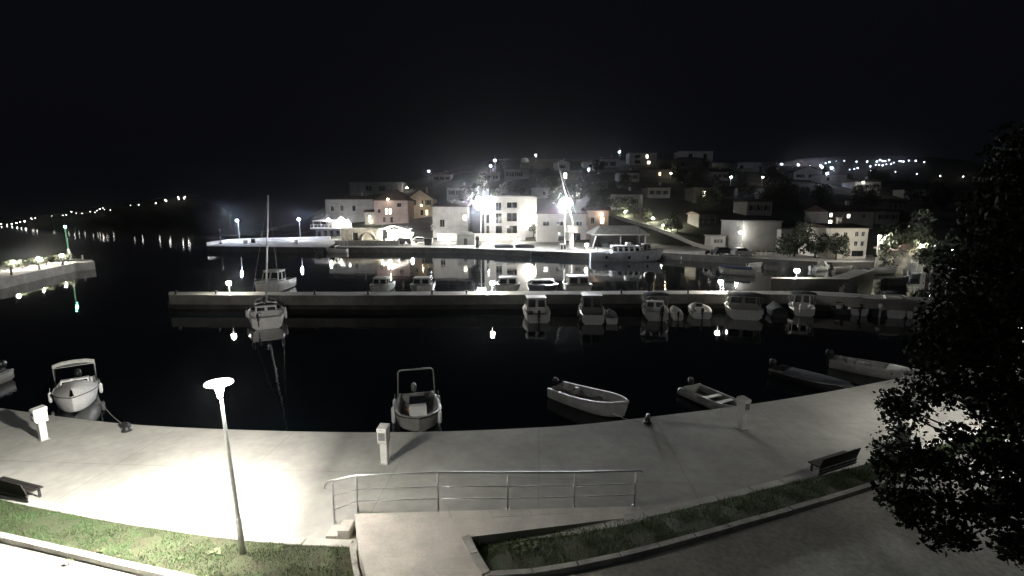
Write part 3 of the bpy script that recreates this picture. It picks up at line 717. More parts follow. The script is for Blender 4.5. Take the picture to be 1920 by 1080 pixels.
def cabin_box(parent, x0, x1, w, z0, z1, mat, slope=.35, rear=.06, name='cabin', roof=True, wmat=None, panes=2, over=.08):
    """wheelhouse with raked screen; panes are sub-parts set into the faces"""
    wmat = wmat or glass_d; h = z1 - z0; wt = w * .88
    m = MB(); V = [(x0, -w / 2, z0), (x1, -w / 2, z0), (x1, w / 2, z0), (x0, w / 2, z0), (x0 + rear, -wt / 2, z1), (x1 - slope, -wt / 2, z1), (x1 - slope, wt / 2, z1), (x0 + rear, wt / 2, z1)]
    m.add(V, [(0, 1, 2, 3)[::-1], (4, 5, 6, 7), (0, 1, 5, 4), (1, 2, 6, 5), (2, 3, 7, 6), (3, 0, 4, 7)])
    c = m.build(name, mat, parent)
    VV = [Vector(q) for q in V]
    def pane(a, b, d, e, u0, u1, v0, v1):
        S = lambda u, vv: (a.lerp(b, u)).lerp(e.lerp(d, u), vv)
        n = (b - a).cross(e - a).normalized() * .012; q = [S(u0, v0), S(u1, v0), S(u1, v1), S(u0, v1)]
        mm = MB(); mm.add([p + n for p in q] + [p - n for p in q], [(0, 1, 2, 3), (7, 6, 5, 4), (0, 4, 5, 1), (1, 5, 6, 2), (2, 6, 7, 3), (3, 7, 4, 0)]); mm.build('pane', wmat, c)
    faces = [(VV[0], VV[1], VV[5], VV[4], panes), (VV[2], VV[3], VV[7], VV[6], panes), (VV[1], VV[2], VV[6], VV[5], 2), (VV[3], VV[0], VV[4], VV[7], 2)]
    for a, b, d, e, k in faces:
        for i in range(k): pane(a, b, d, e, (i + .09) / k + .02, (i + .91) / k - .02, .42, .90)
    if roof:
        m = MB(); m.rbox(x0 - over, x1 - slope + over * 1.5, -wt / 2 - over, wt / 2 + over, z1 + .002, z1 + .07, .03); m.build('cabin_roof', mat, parent)
    return c
def boat(label, pos, heading, L, B, F, mat=white_gel, group='small boats moored in the harbour', name='motorboat', cat='boat', strake=black_pl, opts=(), seed=0, **kw):
    t = thing(name, label, cat, pos, heading, group); r = random.Random(seed + 5)
    m, at = hull_mb(L, B, F, **kw); m.build('hull', mat, t, 'auto')
    if strake: rail_strip(at, t, strake)
    for o in opts:
        k, a = (o, {}) if isinstance(o, str) else (o[0], o[1])
        if k == 'seats':
            for s in a.get('at', (.25, .5)):
                x, b, z = at(s); mm = MB(); mm.rbox(x - .13, x + .13, -b + .10, b - .10, z * .55, z * .62, .01); mm.build('thwart', a.get('mat', off_gel), t)
        elif k == 'box':
            x, b, z = at(a.get('s', .45)); w_ = a.get('w', .6); h = a.get('h', .55)
            mm = MB(); mm.extr([(x - .25, .15), (x - .25, .15 + h), (x + .12, .15 + h * .9), (x + .28, .15)], 'y', -w_ / 2, w_ / 2); cs = mm.build('console', a.get('mat', white_gel), t)
            mm = MB(); mm.add([(x - .02, -w_ / 2, .15 + h), (x - .02, w_ / 2, .15 + h), (x - .14, w_ / 2 * .9, .15 + h + .3), (x - .14, -w_ / 2 * .9, .15 + h + .3), (x - .035, -w_ / 2, .15 + h), (x - .035, w_ / 2, .15 + h), (x - .155, w_ / 2 * .9, .15 + h + .3), (x - .155, -w_ / 2 * .9, .15 + h + .3)], [(0, 1, 2, 3), (7, 6, 5, 4), (3, 2, 6, 7), (0, 3, 7, 4), (1, 5, 6, 2)]); mm.build('windscreen', glass_d, cs)
        elif k == 'seat':
            x, b, z = at(a.get('s', .2)); mm = MB(); mm.rbox(x - .22, x + .22, -.35, .35, .15, .42, .04); mm.build('seat', a.get('mat', off_gel), t); mm = MB(); mm.rbox(x - .26, x - .16, -.35, .35, .40, .78, .03); mm.build('seat_back', a.get('mat', off_gel), t)
        elif k == 'motor':
            x, b, z = at(0); outboard(t, x, a.get('y', 0), z * .95, a.get('size', 1.0), a.get('mat'), a.get('tilt', 0))
        elif k == 'foredeck': deck(at, t, a.get('s0', .6), .99, a.get('mat', mat), crown=a.get('crown', .06))
        elif k == 'cover': deck(at, t, a.get('s0', .05), .97, a.get('mat', canvas_d), crown=a.get('crown', .28), name='boat_cover', n=10)
        elif k == 'arch':
            x, b, z = at(a.get('s', .2)); h = a.get('h', 1.3); lean = a.get('lean', -.15); w_ = a.get('w', b)
            tubeframe('hoop_frame', arc([(x, -b + .04, z), (x + lean, -w_ + .08, z + h), (x + lean, w_ - .08, z + h), (x, b - .04, z)], .16), a.get('r', .028), a.get('mat', galv), t)
        elif k == 'bimini':
            x, b, z = at(a.get('s', .35)); h = a.get('h', 1.35); l = a.get('l', 1.3); w_ = b - .02
            mm = MB(); v = []; nn = 6
            for i in range(nn + 1):
                u = i / nn; xx = x - l / 2 + l * u; zz = z + h + .12 * math.sin(u * math.pi)
                v += [(xx, -w_, zz - .10), (xx, -w_ * .6, zz), (xx, 0, zz + .03), (xx, w_ * .6, zz), (xx, w_, zz - .10)]
            mm.add(v + [(q[0], q[1], q[2] - .025) for q in v], [(i * 5 + j, (i + 1) * 5 + j, (i + 1) * 5 + j + 1, i * 5 + j + 1) for i in range(nn) for j in range(4)] + [(i * 5 + j + 35, i * 5 + j + 36, (i + 1) * 5 + j + 36, (i + 1) * 5 + j + 35) for i in range(nn) for j in range(4)])
            mm.build('canopy', a.get('mat', canvas_d), t, True)
            for xx in (x - l * .42, x + l * .42):
                tubeframe('canopy_frame', arc([(x, -b + .04, z), (xx, -w_ + .01, z + h - .13), (xx, w_ - .01, z + h - .13), (x, b - .04, z)], .1), .016, galv, t)
        elif k == 'cabin':
            x0 = at(a.get('s0', .4))[0]; x1 = at(a.get('s1', .75))[0]; b = at(a.get('s0', .4))[1]; z = at(a.get('s0', .4))[2]
            cabin_box(t, x0, x1, 2 * b * a.get('w', .78), z * .6, z + a.get('h', 1.1), a.get('mat', mat), a.get('slope', .35), panes=a.get('panes', 2), roof=a.get('roof', True))
        elif k == 'fenders':
            for s, sd in a.get('at', ((.3, 1), (.6, -1))): x, b, z = at(s); fender(t, x, sd * (b + .09), z - .28, a.get('size', 1.0))
        elif k == 'rail':
            pts = []
            for i in range(13):
                s = lerp(a.get('s0', .62), .985, 1 - abs(i - 6) / 6); x, b, z = at(s); sd = 1 if i < 6 else (-1 if i > 6 else 0); pts.append((x - .04, sd * max(0, b - .06), z + .03 + .38 * min(1, (6 - abs(i - 6) + .001) / 1.5)))
            tubeframe('bow_rail', pts, .014, steel, t)
            for i in (2, 4, 8, 10): q = pts[i]; tubeframe('stanchion', [(q[0], q[1], q[2] - .36), q], .011, steel, t)
        elif k == 'sprayhood':
            x, b, z = at(a.get('s', .5)); mm = MB(); l = a.get('l', .9); h = a.get('h', .7); w_ = b * .86; v = []
            for i in range(7):
                u = i / 6; hh = h * (1 - (1 - u) ** 2); v += [(x + l * (1 - u), w_ * math.cos(math.pi * j / 8), z + .02 + max(.02, hh) * math.sin(math.pi * j / 8) ** .7) for j in range(9)]
            mm.add(v, [(i * 9 + j, i * 9 + j + 1, (i + 1) * 9 + j + 1, (i + 1) * 9 + j) for i in range(6) for j in range(8)]); mm.build('spray_hood', a.get('mat', canvas_b), t, True)
        elif k == 'clutter':
            for i in range(a.get('n', 4)):
                s = r.uniform(.15, .6); x, b, z = at(s); yy = r.uniform(-.5, .5) * b; q = r.uniform(.1, .2); mm = MB(); mm.rbox(x - q, x + q * 1.3, yy - q, yy + q, .16, .2 + r.uniform(.1, .5), .03); mm.build('locker', r.choice([off_gel, grey_pl, canvas_d, wood]), t)
        elif k == 'rod':
            x, b, z = at(a.get('s', .3)); tubeframe('rod', [(x, b * .5, z), (x - .1, b * .5, z + a.get('h', 1.2))], .012, galv, t)
    return t, at
def mooring(a, b, label, sag=.25):
    pts = []
    for i in range(9):
        s = i / 8; p = a.lerp(b, s); p.z -= sag * math.sin(math.pi * s); pts.append(p)
    m = MB(); m.tube(pts, .011, 5); tag(m.build('mooring_line', rope_m, smooth=True), label, 'rope')

# ---- row along the near quay -------------------------------------------------
def head(dx, dy): return math.atan2(dy, dx)
p = G(146, 757, 0)
boat('white motorboat with folded bow cover and framed windscreen hood, moored bow-on to the bright quay', (p.x - .15, p.y + .15, 0), head(.80, -1), 3.9, 1.62, .66, seed=1,
     opts=(('cover', dict(s0=.42, crown=.34, mat=canvas_w)), ('cabin', dict(s0=.36, s1=.5, h=.42, w=.72, slope=.22, roof=False, mat=white_gel)), ('arch', dict(s=.30, h=1.02, lean=-.1, r=.022, mat=black_pl)), ('bimini', dict(s=.28, h=1.10, l=.35, mat=canvas_w)), ('seat', dict(s=.2)), ('motor', dict(size=1.0)), ('fenders', dict(at=((.45, 1), (.5, -1))))), rake=.12)
p = G(784, 786, 0)
boat('open grey-white motorboat with a tall tubular hoop frame and fenders, moored by the pedestal', (p.x - .02, p.y + .10, 0), head(.24, -1), 3.35, 1.95, .56, mat=off_gel, seed=2,
     opts=(('arch', dict(s=.14, h=1.22, lean=-.25, r=.034, mat=off_gel)), ('box', dict(s=.48, w=.75, h=.5)), ('seat', dict(s=.24, mat=grey_gel)), ('motor', dict(size=.95, mat=grey_pl, y=-.1)), ('clutter', dict(n=3)), ('fenders', dict(at=((.2, -1), (.2, 1), (.66, -1), (.82, 1), (.5, -1)), size=1.1))), full=.45, power=4.2)
a = G(1046, 748, 0); b = G(1168, 790, 0)
boat('plain white open rowing dinghy lying slantwise with its bow at the quay', ((a.x + b.x) / 2 + .1, (a.y + b.y) / 2 + .35, 0), head(b.x - a.x, b.y - a.y), 4.1, 1.6, .52, seed=3, mat=M('dinghy_paint', (.33, .33, .32), .45, .12, 2.5, fine=.08), strake=off_gel,
     opts=(('seats', dict(at=(.28, .55))), ('motor', dict(size=.8, tilt=.5)), ('clutter', dict(n=3))), sheer=.6, power=3.6)
# inflatable tender
def inflatable(label, pos, heading, L, B, r=.2, mat=grey_gel):
    t = thing('inflatable_tender', label, 'inflatable boat', pos, heading, 'small boats moored in the harbour')
    m = MB(); w_ = B / 2 - r; pts = [(-L / 2 - .25, w_, .2), (-L / 2, w_, .22), (L * .18, w_, .24), (L * .36, w_ * .75, .30), (L * .46, w_ * .3, .36), (L * .48, 0, .38)]
    pts = pts + [(q[0], -q[1], q[2]) for q in pts[:-1][::-1]]
    m.tube(arc(pts, .25, 3), [.05 if i in (0, len(arc(pts, .25, 3)) - 1) else r for i in range(len(arc(pts, .25, 3)))], 12); m.build('tube', mat, t, True)
    m = MB(); m.box(-L / 2 + .1, L * .36, -w_ + .05, w_ - .05, .04, .10); m.build('floor', grey_pl, t)
    m = MB(); m.rbox(-L / 2 + .05, -L / 2 + .11, -w_ + .04, w_ - .04, .05, .5, .01); m.build('transom', off_gel, t)
    m = MB(); m.rbox(-.35, -.12, -w_ - .03, w_ + .03, .36, .40, .01); m.build('thwart', white_gel, t)
    m = MB(); m.rbox(.35, .55, -w_ - .03, w_ + .03, .37, .41, .01); m.build('thwart', white_gel, t)
    outboard(t, -L / 2 + .05, .05, .45, .8)
    for s in (1, -1): tubeframe('grab_line', [(-.6, s * (B / 2 + .005), .30), (0, s * (B / 2 + .03), .24), (.5, s * (B / 2), .32)], .012, rope_m, t)
a = G(1322, 757, 0); b = G(1384, 782, 0)
inflatable('small grey inflatable tender with outboard beside the service pedestal', ((a.x + b.x) / 2, (a.y + b.y) / 2 + .55, 0), head(b.x - a.x, b.y - a.y - .4), 3.2, 1.6)
a = G(1482, 714, 0); b = G(1585, 742, 0)
boat('dark covered boat with a thin pale gunwale lying low at the dim quay', ((a.x + b.x) / 2, (a.y + b.y) / 2 + .5, 0), head(b.x - a.x, b.y - a.y - .3), 3.9, 1.5, .42, mat=black_pl, strake=grey_gel, seed=5, opts=(('cover', dict(s0=.2, crown=.12)), ('motor', dict(size=.9))))
a = G(1596, 698, 0); b = G(1705, 716, 0)
boat('white open boat with rounded bow pad at the far end of the quay row', ((a.x + b.x) / 2, (a.y + b.y) / 2 + .5, 0), head(b.x - a.x, b.y - a.y - .6), 4.0, 1.55, .5, mat=grey_gel, strake=off_gel, seed=6, opts=(('foredeck', dict(s0=.66, mat=white_gel)), ('clutter', dict(n=5)), ('motor', dict(size=1.0)), ('seats', dict(at=(.3,)))))
p = G(-96, 748, 0)
boat('dark boat cut off by the picture edge beyond the bright quay', (p.x, p.y + .6, 0), head(.1, -1), 4.2, 1.6, .6, mat=grey_gel, seed=7, opts=(('motor', dict()), ('clutter', dict(n=4)), ('rod', dict(h=1.0))))
p = G(1575, 686, 0); t = thing('mooring_buoy', 'pale round mooring buoy floating behind the covered boat', 'buoy', p)
m = MB(); m.ball((0, 0, .18), .33, 16, 10, sz=.95); m.build('float', off_gel, t, True); m = MB(); m.tube([(.07 * math.cos(q), 0, .56 + .07 * math.sin(q)) for q in [i * .63 for i in range(10)]], .014, 6, closed=True); m.build('ring', steel, t, True)
mooring(G(800, 806, .75), G(700, 812, .93), 'slack mooring rope from the hoop-frame boat to the quay', .15)
mooring(G(180, 742, .7) , G(238, 800, 1.1), 'mooring rope from the bow-covered boat to the bright bollard', .2)

# ---- sailing yacht in front of the pier ------------------------------------
p = G(502, 617, 0); L = 7.6
yd = Vector((p.x, p.y, 0)).normalized(); L = 6.2; yc = Vector((p.x, p.y, 0)) + yd * L / 2
t, at = boat('white sailing yacht with a single tall mast, stern towards the promenade', yc, head(yd.x, yd.y), L, 2.75, .92, seed=8, name='sailing_yacht', cat='sailboat', strake=grey_pl, group='boats at the middle pier',
     opts=(('foredeck', dict(s0=.36)), ('cabin', dict(s0=.38, s1=.70, h=.42, w=.62, slope=.5, panes=3, roof=True)), ('sprayhood', dict(s=.36, l=.7, h=.75, mat=canvas_d)), ('rail', dict(s0=.7)), ('fenders', dict(at=((.5, 1), (.5, -1), (.25, -1)), size=1.2)), ('motor', dict(size=.9, y=.6))), power=2.0, full=.42, transom=.78)
mx = -L / 2 + L * .58
mb_ = yc + yd * mx
tp = D(503.5, 366, mb_.y)
mh = tp.z
lean = (tp.x - mb_.x) * .85
tubeframe('mast', [(mx, 0, .9), (mx, -lean, mh)], [.075, .055], galv, t)
tubeframe('boom', [(mx - .05, 0, 1.95), (mx - 2.6, .1, 1.85)], .05, galv, t)
m = MB(); m.tube([(mx - .15, 0, 2.06), (mx - 1.2, .05, 2.1), (mx - 2.5, .1, 1.97)], [.13, .15, .08], 8); m.build('furled_sail', canvas_d, t, True)
for q in ((L / 2 - .1, 0), (-L / 2 + .1, 0), (mx, 1.2), (mx, -1.2)): tubeframe('stay', [(q[0], q[1], 1.0), (mx, -lean, mh - .1)], .008, steel, t)
for s in (.45,): tubeframe('spreader', [(mx, -.55, mh * .6), (mx, .55, mh * .6)], .02, galv, t)
for s in (-1, 1):
    tubeframe('pushpit', arc([(-L / 2 + .9, s * 1.15, .95), (-L / 2 + .9, s * 1.15, 1.5), (-L / 2 + .1, s * .95, 1.5), (-L / 2 + .1, s * .95, .95)], .1), .016, steel, t)

# ---- boats behind the middle pier ------------------------------------------
GP = 'boats at the middle pier'
p = Vector((0, 52.5, 0)); x = D(497, 540, 52.5).x
boat('motor cruiser with a rounded pale cabin behind the yacht mast', (x, 54.2, 0), head(0, -1), 7.0, 2.9, 1.1, seed=9, mat=grey_gel, strake=dark_gel, group=GP, opts=(('foredeck', dict(s0=.45, crown=.2)), ('cabin', dict(s0=.3, s1=.62, h=1.2, w=.7, slope=.75, mat=grey_gel)), ('rail', dict())))
for i, (px, w_, lb, mt, cz) in enumerate([(702, 38, 'cabin boat with two dark windscreens beyond the pier, nearest the yacht', grey_gel, 1.30), (783, 46, 'wide cabin boat with two dark windscreens beyond the pier opposite the cream house', grey_gel, 1.32), (952, 50, 'cabin boat beyond the pier just beside the lit pier lamp', grey_gel, 1.35), (1020, 62, 'dark flat-topped boat beyond the pier between two pier lamps', dark_gel, 1.05), (1090, 56, 'boat with a pale hardtop beyond the pier near the floodlight reflection', grey_gel, 1.5)]):
    Y = 51.2; x = D(px, 545, Y).x; B = w_ / FPX * Y
    boat(lb, (x, Y + 2.6, 0), head(.02 * (i - 2), -1), 5.6, B, .85, seed=20 + i, mat=mt, group=GP, opts=(('foredeck', dict(s0=.5)), ('cabin', dict(s0=.28, s1=.62, h=cz - .62, w=.8, slope=.4)), ('rod', dict(h=1.3))))
# ---- boats on the near side of the pier, bows to the pier -------------------
def near_pier(px, yw, wpx, L, F, label, seed, mat, opts, dh=0.0, **kw):
    p = G(px, yw, 0); B = wpx / FPX * p.y
    d_ = Vector((p.x * .55, p.y, 0)).normalized(); d_.x += dh * .5; d_.normalize(); L = min(L, (43.4 - p.y) / d_.y)
    c_ = Vector((p.x, p.y, 0)) + d_ * L / 2
    return boat(label, c_, head(d_.x, d_.y), L, B, F, seed=seed, mat=mat, group=GP, opts=opts, **kw)
near_pier(1010, 606, 54, 5.2, .7, 'dim grey boat with dark cabin at the pier, first in the row after the yacht', 31, white_gel, (('cabin', dict(s0=.35, s1=.68, h=1.0)), ('clutter', dict(n=4)), ('motor', dict()), ('rail', {})), -.15)
near_pier(1112, 609, 52, 6.2, .8, 'cabin boat with a tall two-leaf dark cabin door seen from astern', 33, white_gel, (('foredeck', dict(s0=.55)), ('cabin', dict(s0=.26, s1=.62, h=1.25, w=.82, slope=.6, mat=grey_gel)), ('rail', {}), ('fenders', dict(at=((.4, -1), (.3, 1))))))
near_pier(1147, 608, 24, 3.0, .5, 'little square-sterned white tender beside the cabin-door boat', 34, white_gel, (('seats', dict(at=(.4,))), ('clutter', dict(n=2))), transom=.95)
near_pier(1232, 602, 50, 5.4, .75, 'boat under a dark canopy with a black outboard, clear of its neighbours', 35, white_gel, (('foredeck', dict(s0=.6)), ('cabin', dict(s0=.4, s1=.6, h=.55, w=.75, roof=False, slope=.3)), ('bimini', dict(s=.42, h=1.25, l=2.0, mat=canvas_d)), ('motor', dict(size=1.35, y=-.35)), ('rail', {})))
near_pier(1271, 601, 22, 3.2, .5, 'small white dinghy tucked beside the canopy boat', 36, white_gel, (('seats', dict(at=(.4,))), ('motor', dict(size=.7))), transom=.9)
near_pier(1316, 598, 42, 4.4, .6, 'low grey open boat between the canopy boat and the hardtop cruiser', 37, white_gel, (('box', dict(s=.5)), ('clutter', dict(n=4)), ('motor', dict(size=.9))))
near_pier(1398, 600, 64, 6.4, .85, 'white hardtop cruiser with a dark flat roof and broad stern', 38, white_gel, (('foredeck', dict(s0=.6)), ('cabin', dict(s0=.38, s1=.62, h=1.1, w=.86, slope=.4, mat=off_gel, roof=False)), ('bimini', dict(s=.36, h=1.15, l=2.5, mat=canvas_d)), ('rail', {}), ('fenders', dict(at=((.2, -1), (.5, -1))))), transom=.9)
near_pier(1462, 596, 34, 4.0, .5, 'unlit dark boat in the gap after the hardtop cruiser', 39, dark_gel, (('cover', dict(s0=.1, crown=.3)),))
near_pier(1507, 593, 44, 5.2, .7, 'boat with a lit wheelhouse panel and twin small outboards', 40, white_gel, (('cabin', dict(s0=.42, s1=.66, h=1.05, w=.7)), ('bimini', dict(s=.4, h=1.2, l=1.6)), ('motor', dict(size=.8, mat=white_gel, y=.35)), ('motor', dict(size=.8, mat=white_gel, y=-.35))))
near_pier(1578, 590, 34, 4.0, .5, 'dim low boat before the boat with the white arched hood', 41, dark_gel, (('box', {}), ('motor', {})))
near_pier(1611, 592, 34, 4.2, .6, 'boat with a white arched canvas hood', 42, white_gel, (('sprayhood', dict(s=.35, l=1.0, h=.95, mat=canvas_w)), ('motor', dict(size=1.1))))
near_pier(1647, 594, 26, 3.8, .6, 'dark boat with a white motor cowl, next to the arched hood', 43, dark_gel, (('motor', dict(size=1.3, mat=white_gel)), ('clutter', dict(n=3))))
near_pier(1679, 597, 36, 4.8, .7, 'white cabin boat with a dark door under a black canopy', 44, white_gel, (('cabin', dict(s0=.3, s1=.6, h=.9, w=.8)), ('bimini', dict(s=.35, h=1.3, l=1.4)), ('fenders', dict(at=((.2, 1), (.2, -1)), size=1.3))))
near_pier(1713, 598, 28, 4.2, .65, 'last boat of the pier row before the tree, with a black hood', 45, white_gel, (('sprayhood', dict(s=.4, l=.8, h=.8, mat=canvas_d)), ('clutter', dict(n=3)), ('motor', dict(mat=white_gel))))
# ---- boats between the two piers and along the far quay ---------------------
GB = 'boats beyond the middle pier'
def side_boat(px, yw, lpx, label, seed, mat, opts, F=.65, hd=0.0, cat='boat', B=1.8):
    p = G(px, yw, 0); L = lpx / FPX * p.y / max(.35, abs(math.cos(hd)))
    return boat(label, (p.x, p.y + .8, 0), hd, L, min(B, L * .42), F, seed=seed, mat=mat, opts=opts, group=GB)
side_boat(1560, 541, 70, 'long dark boat beyond the pier bend', 50, dark_gel, (('cover', dict(s0=.1, crown=.3)),), hd=.1)
side_boat(1600, 549, 46, 'pale covered boat directly behind the pier bend', 51, grey_gel, (('cover', dict(s0=.1, crown=.5, mat=grey_gel)),), hd=.3)
side_boat(1480, 538, 50, 'dim low boat beyond the pier under the lone pier lamp', 52, dark_gel, (('clutter', dict(n=3)),), hd=.1)
side_boat(1385, 516, 60, 'boat with a pale blue cover between quay and pier', 53, grey_gel, (('cover', dict(s0=.1, crown=.35, mat=canvas_b)),), hd=2.8, F=.8, B=2.2)
side_boat(1420, 503, 30, 'small white boat against the far quay under the white building', 54, white_gel, (('seats', {}), ('motor', {})), hd=.2)
side_boat(1450, 508, 26, 'little open boat second from the quay lamp', 55, off_gel, (('seats', {}), ('clutter', {})), hd=3.0)
side_boat(1545, 508, 44, 'white-hooded boat against the dark quay below the pines', 56, white_gel, (('sprayhood', dict(mat=canvas_w, h=.8)), ('motor', {})), hd=.4)
side_boat(1585, 511, 46, 'slim pale boat below the three-storey house', 57, off_gel, (('seats', {}), ('motor', dict(tilt=.5))), hd=.25)
side_boat(1660, 515, 60, 'long low boat below the lit street lamp', 58, grey_gel, (('cover', dict(crown=.2, mat=canvas_d)),), hd=.05)
side_boat(1690, 536, 50, 'covered boat at the inner end of the far pier', 59, grey_gel, (('cover', dict(crown=.25, mat=grey_gel)),), hd=.1)
side_boat(1725, 524, 26, 'small bright-sterned boat by the tree edge', 60, white_gel, (('motor', dict(mat=white_gel)),), hd=.2)
side_boat(1292, 488, 30, 'white rowing boat with two pale posts beside the wooden ship', 61, white_gel, (('seats', {}), ('rod', dict(h=.9)), ('rod', dict(s=.6, h=.9))), hd=.1)
side_boat(1341, 490, 26, 'white dinghy under the dark car on the quay', 62, white_gel, (('seats', {}),), hd=.15)
side_boat(1387, 493, 22, 'tiny white boat below the concrete steps', 63, white_gel, (('clutter', dict(n=2)),), hd=.2)
side_boat(565, 473, 34, 'white motorboat at the root of the breakwater', 64, white_gel, (('foredeck', {}), ('motor', {}), ('clutter', {})), hd=3.1, B=2.0)
side_boat(595, 474, 24, 'dark inflatable-like boat between the two white breakwater boats', 65, dark_gel, (('motor', dict(size=1.2)), ('clutter', {})), hd=2.0)
side_boat(628, 474, 50, 'white cabin boat with canvas at the inner breakwater', 66, white_gel, (('foredeck', {}), ('sprayhood', dict(h=.9, l=1.4, mat=canvas_d)), ('cabin', dict(s0=.45, s1=.62, h=.5))), hd=3.0, F=.9, B=2.4)
# ---- wooden ship at the far quay -------------------------------------------
p = G(1180, 491, 0); L = 140 / FPX * p.y
t, at = boat('old blue-grey wooden ship with a white deckhouse lying along the far quay', (p.x, p.y + 2.0, 0), head(1, -.03), L, 4.2, 1.5, seed=70, name='wooden_ship', cat='ship', mat=M('ship_paint', (0.38, 0.42, 0.48), .6, .2, .8, fine=.2), strake=white_gel, group='boats beyond the middle pier', draft=.6, sheer=.5, power=3.0, transom=.55,
     opts=(('foredeck', dict(s0=.62, mat=oldwood)), ('rail', dict(s0=.7))))
cabin_box(t, -L * .22, L * .17, 2.6, 1.2, 2.75, M('deckhouse_white', (.7, .73, .78), .6, .15, 1.0), .3, panes=5, name='deckhouse')
cabin_box(t, L * .20, L * .32, 2.0, 1.2, 3.1, grey_gel, .3, panes=2, name='wheelhouse')
m = MB(); m.rbox(-L * .02, L * .04, -.6, .6, 2.84, 3.4, .05); m.build('life_raft_box', white_gel, t)
tubeframe('mast', [(L * .16, 0, 1.3), (L * .16, 0, 6.0)], [.09, .05], oldwood, t)
tubeframe('stern_mast', [(-L * .40, 0, 1.3), (-L * .42, 0, 4.0)], [.07, .04], oldwood, t)
for sd in (-1, 1): tubeframe('guard_rail', [(at(s)[0], sd * (at(s)[1] - .1), at(s)[2] + .75) for s in (.02, .15, .3, .45, .6, .68)], .025, white_gel, t)
for s in (.05, .18, .31, .44, .57, .68):
    x, b_, z = at(s)
    for sd in (-1, 1): tubeframe('stanchion', [(x, sd * (b_ - .1), z), (x, sd * (b_ - .1), z + .75)], .022, white_gel, t)
for s in (.2, .5, .75): x, b_, z = at(s); m = MB(); m.lathe([(.1, -.2), (.22, -.1), (.22, .3), (.1, .4)], (x, -b_ - .2, .7), 10); m.build('fender', rubber, t, True)
p = G(1040, 482, 0)
boat('dark workboat with deck clutter and a tall thin mast under the second floodlight', (p.x, p.y + 1.4, 0), head(1, .05), 9.5, 3.2, 1.1, seed=71, mat=dark_gel, strake=off_gel, name='workboat', group='boats beyond the middle pier', opts=(('clutter', dict(n=9)), ('cabin', dict(s0=.62, s1=.76, h=1.3, w=.6, mat=grey_gel)), ('rod', dict(s=.34, h=9.0))))


for a_, b_, lb in ((G(1150, 775, .85), G(1214, 790, 1.1), 'rope from the white dinghy to the quay bollard'), (G(1378, 755, .45), G(1420, 764, .92), 'rope from the inflatable tender to the quay'), (G(1570, 722, .5), G(1620, 726, .92), 'rope from the dark covered boat to the quay'), (G(1690, 700, .55), G(1712, 712, .92), 'rope from the bow-pad boat to the quay')): mooring(a_, b_, lb, .12)
pfy = [(x_, G(x_, y_, PZ).y) for x_, y_ in ((316, 553), (700, 554), (1100, 552), (1480, 552), (1600, 558), (1730, 566))]
for px, lb in ((330, 'small bollard at the very tip of the middle pier'), (405, 'small bollard left of the outer pier lamp'), (590, 'small bollard on the pier past the yacht'), (690, 'small bollard on the pier before the first cabin boat'), (810, 'small bollard on the pier past the wide cabin boat'), (875, 'small bollard just left of the lamp on the middle pier'), (1165, 'small bollard on the pier right of the pale hardtop'), (1290, 'small bollard on the pier before the hardtop cruiser lamp')):
    Y = interp(pfy, px) + .5; x = D(px, 550, Y).x; t = thing('pier_bollard', lb, 'bollard', (x, Y, PZ), group='small bollards on the middle pier')
    m = MB(); m.lathe([(.13, 0), (.09, .06), (.08, .22), (.14, .27), (.14, .32), (.06, .35)], n=10); m.build('post', dark_metal, t, True); m = MB(); m.box(-.18, .18, -.18, .18, -.004, .025); m.build('plate', dark_metal, t)
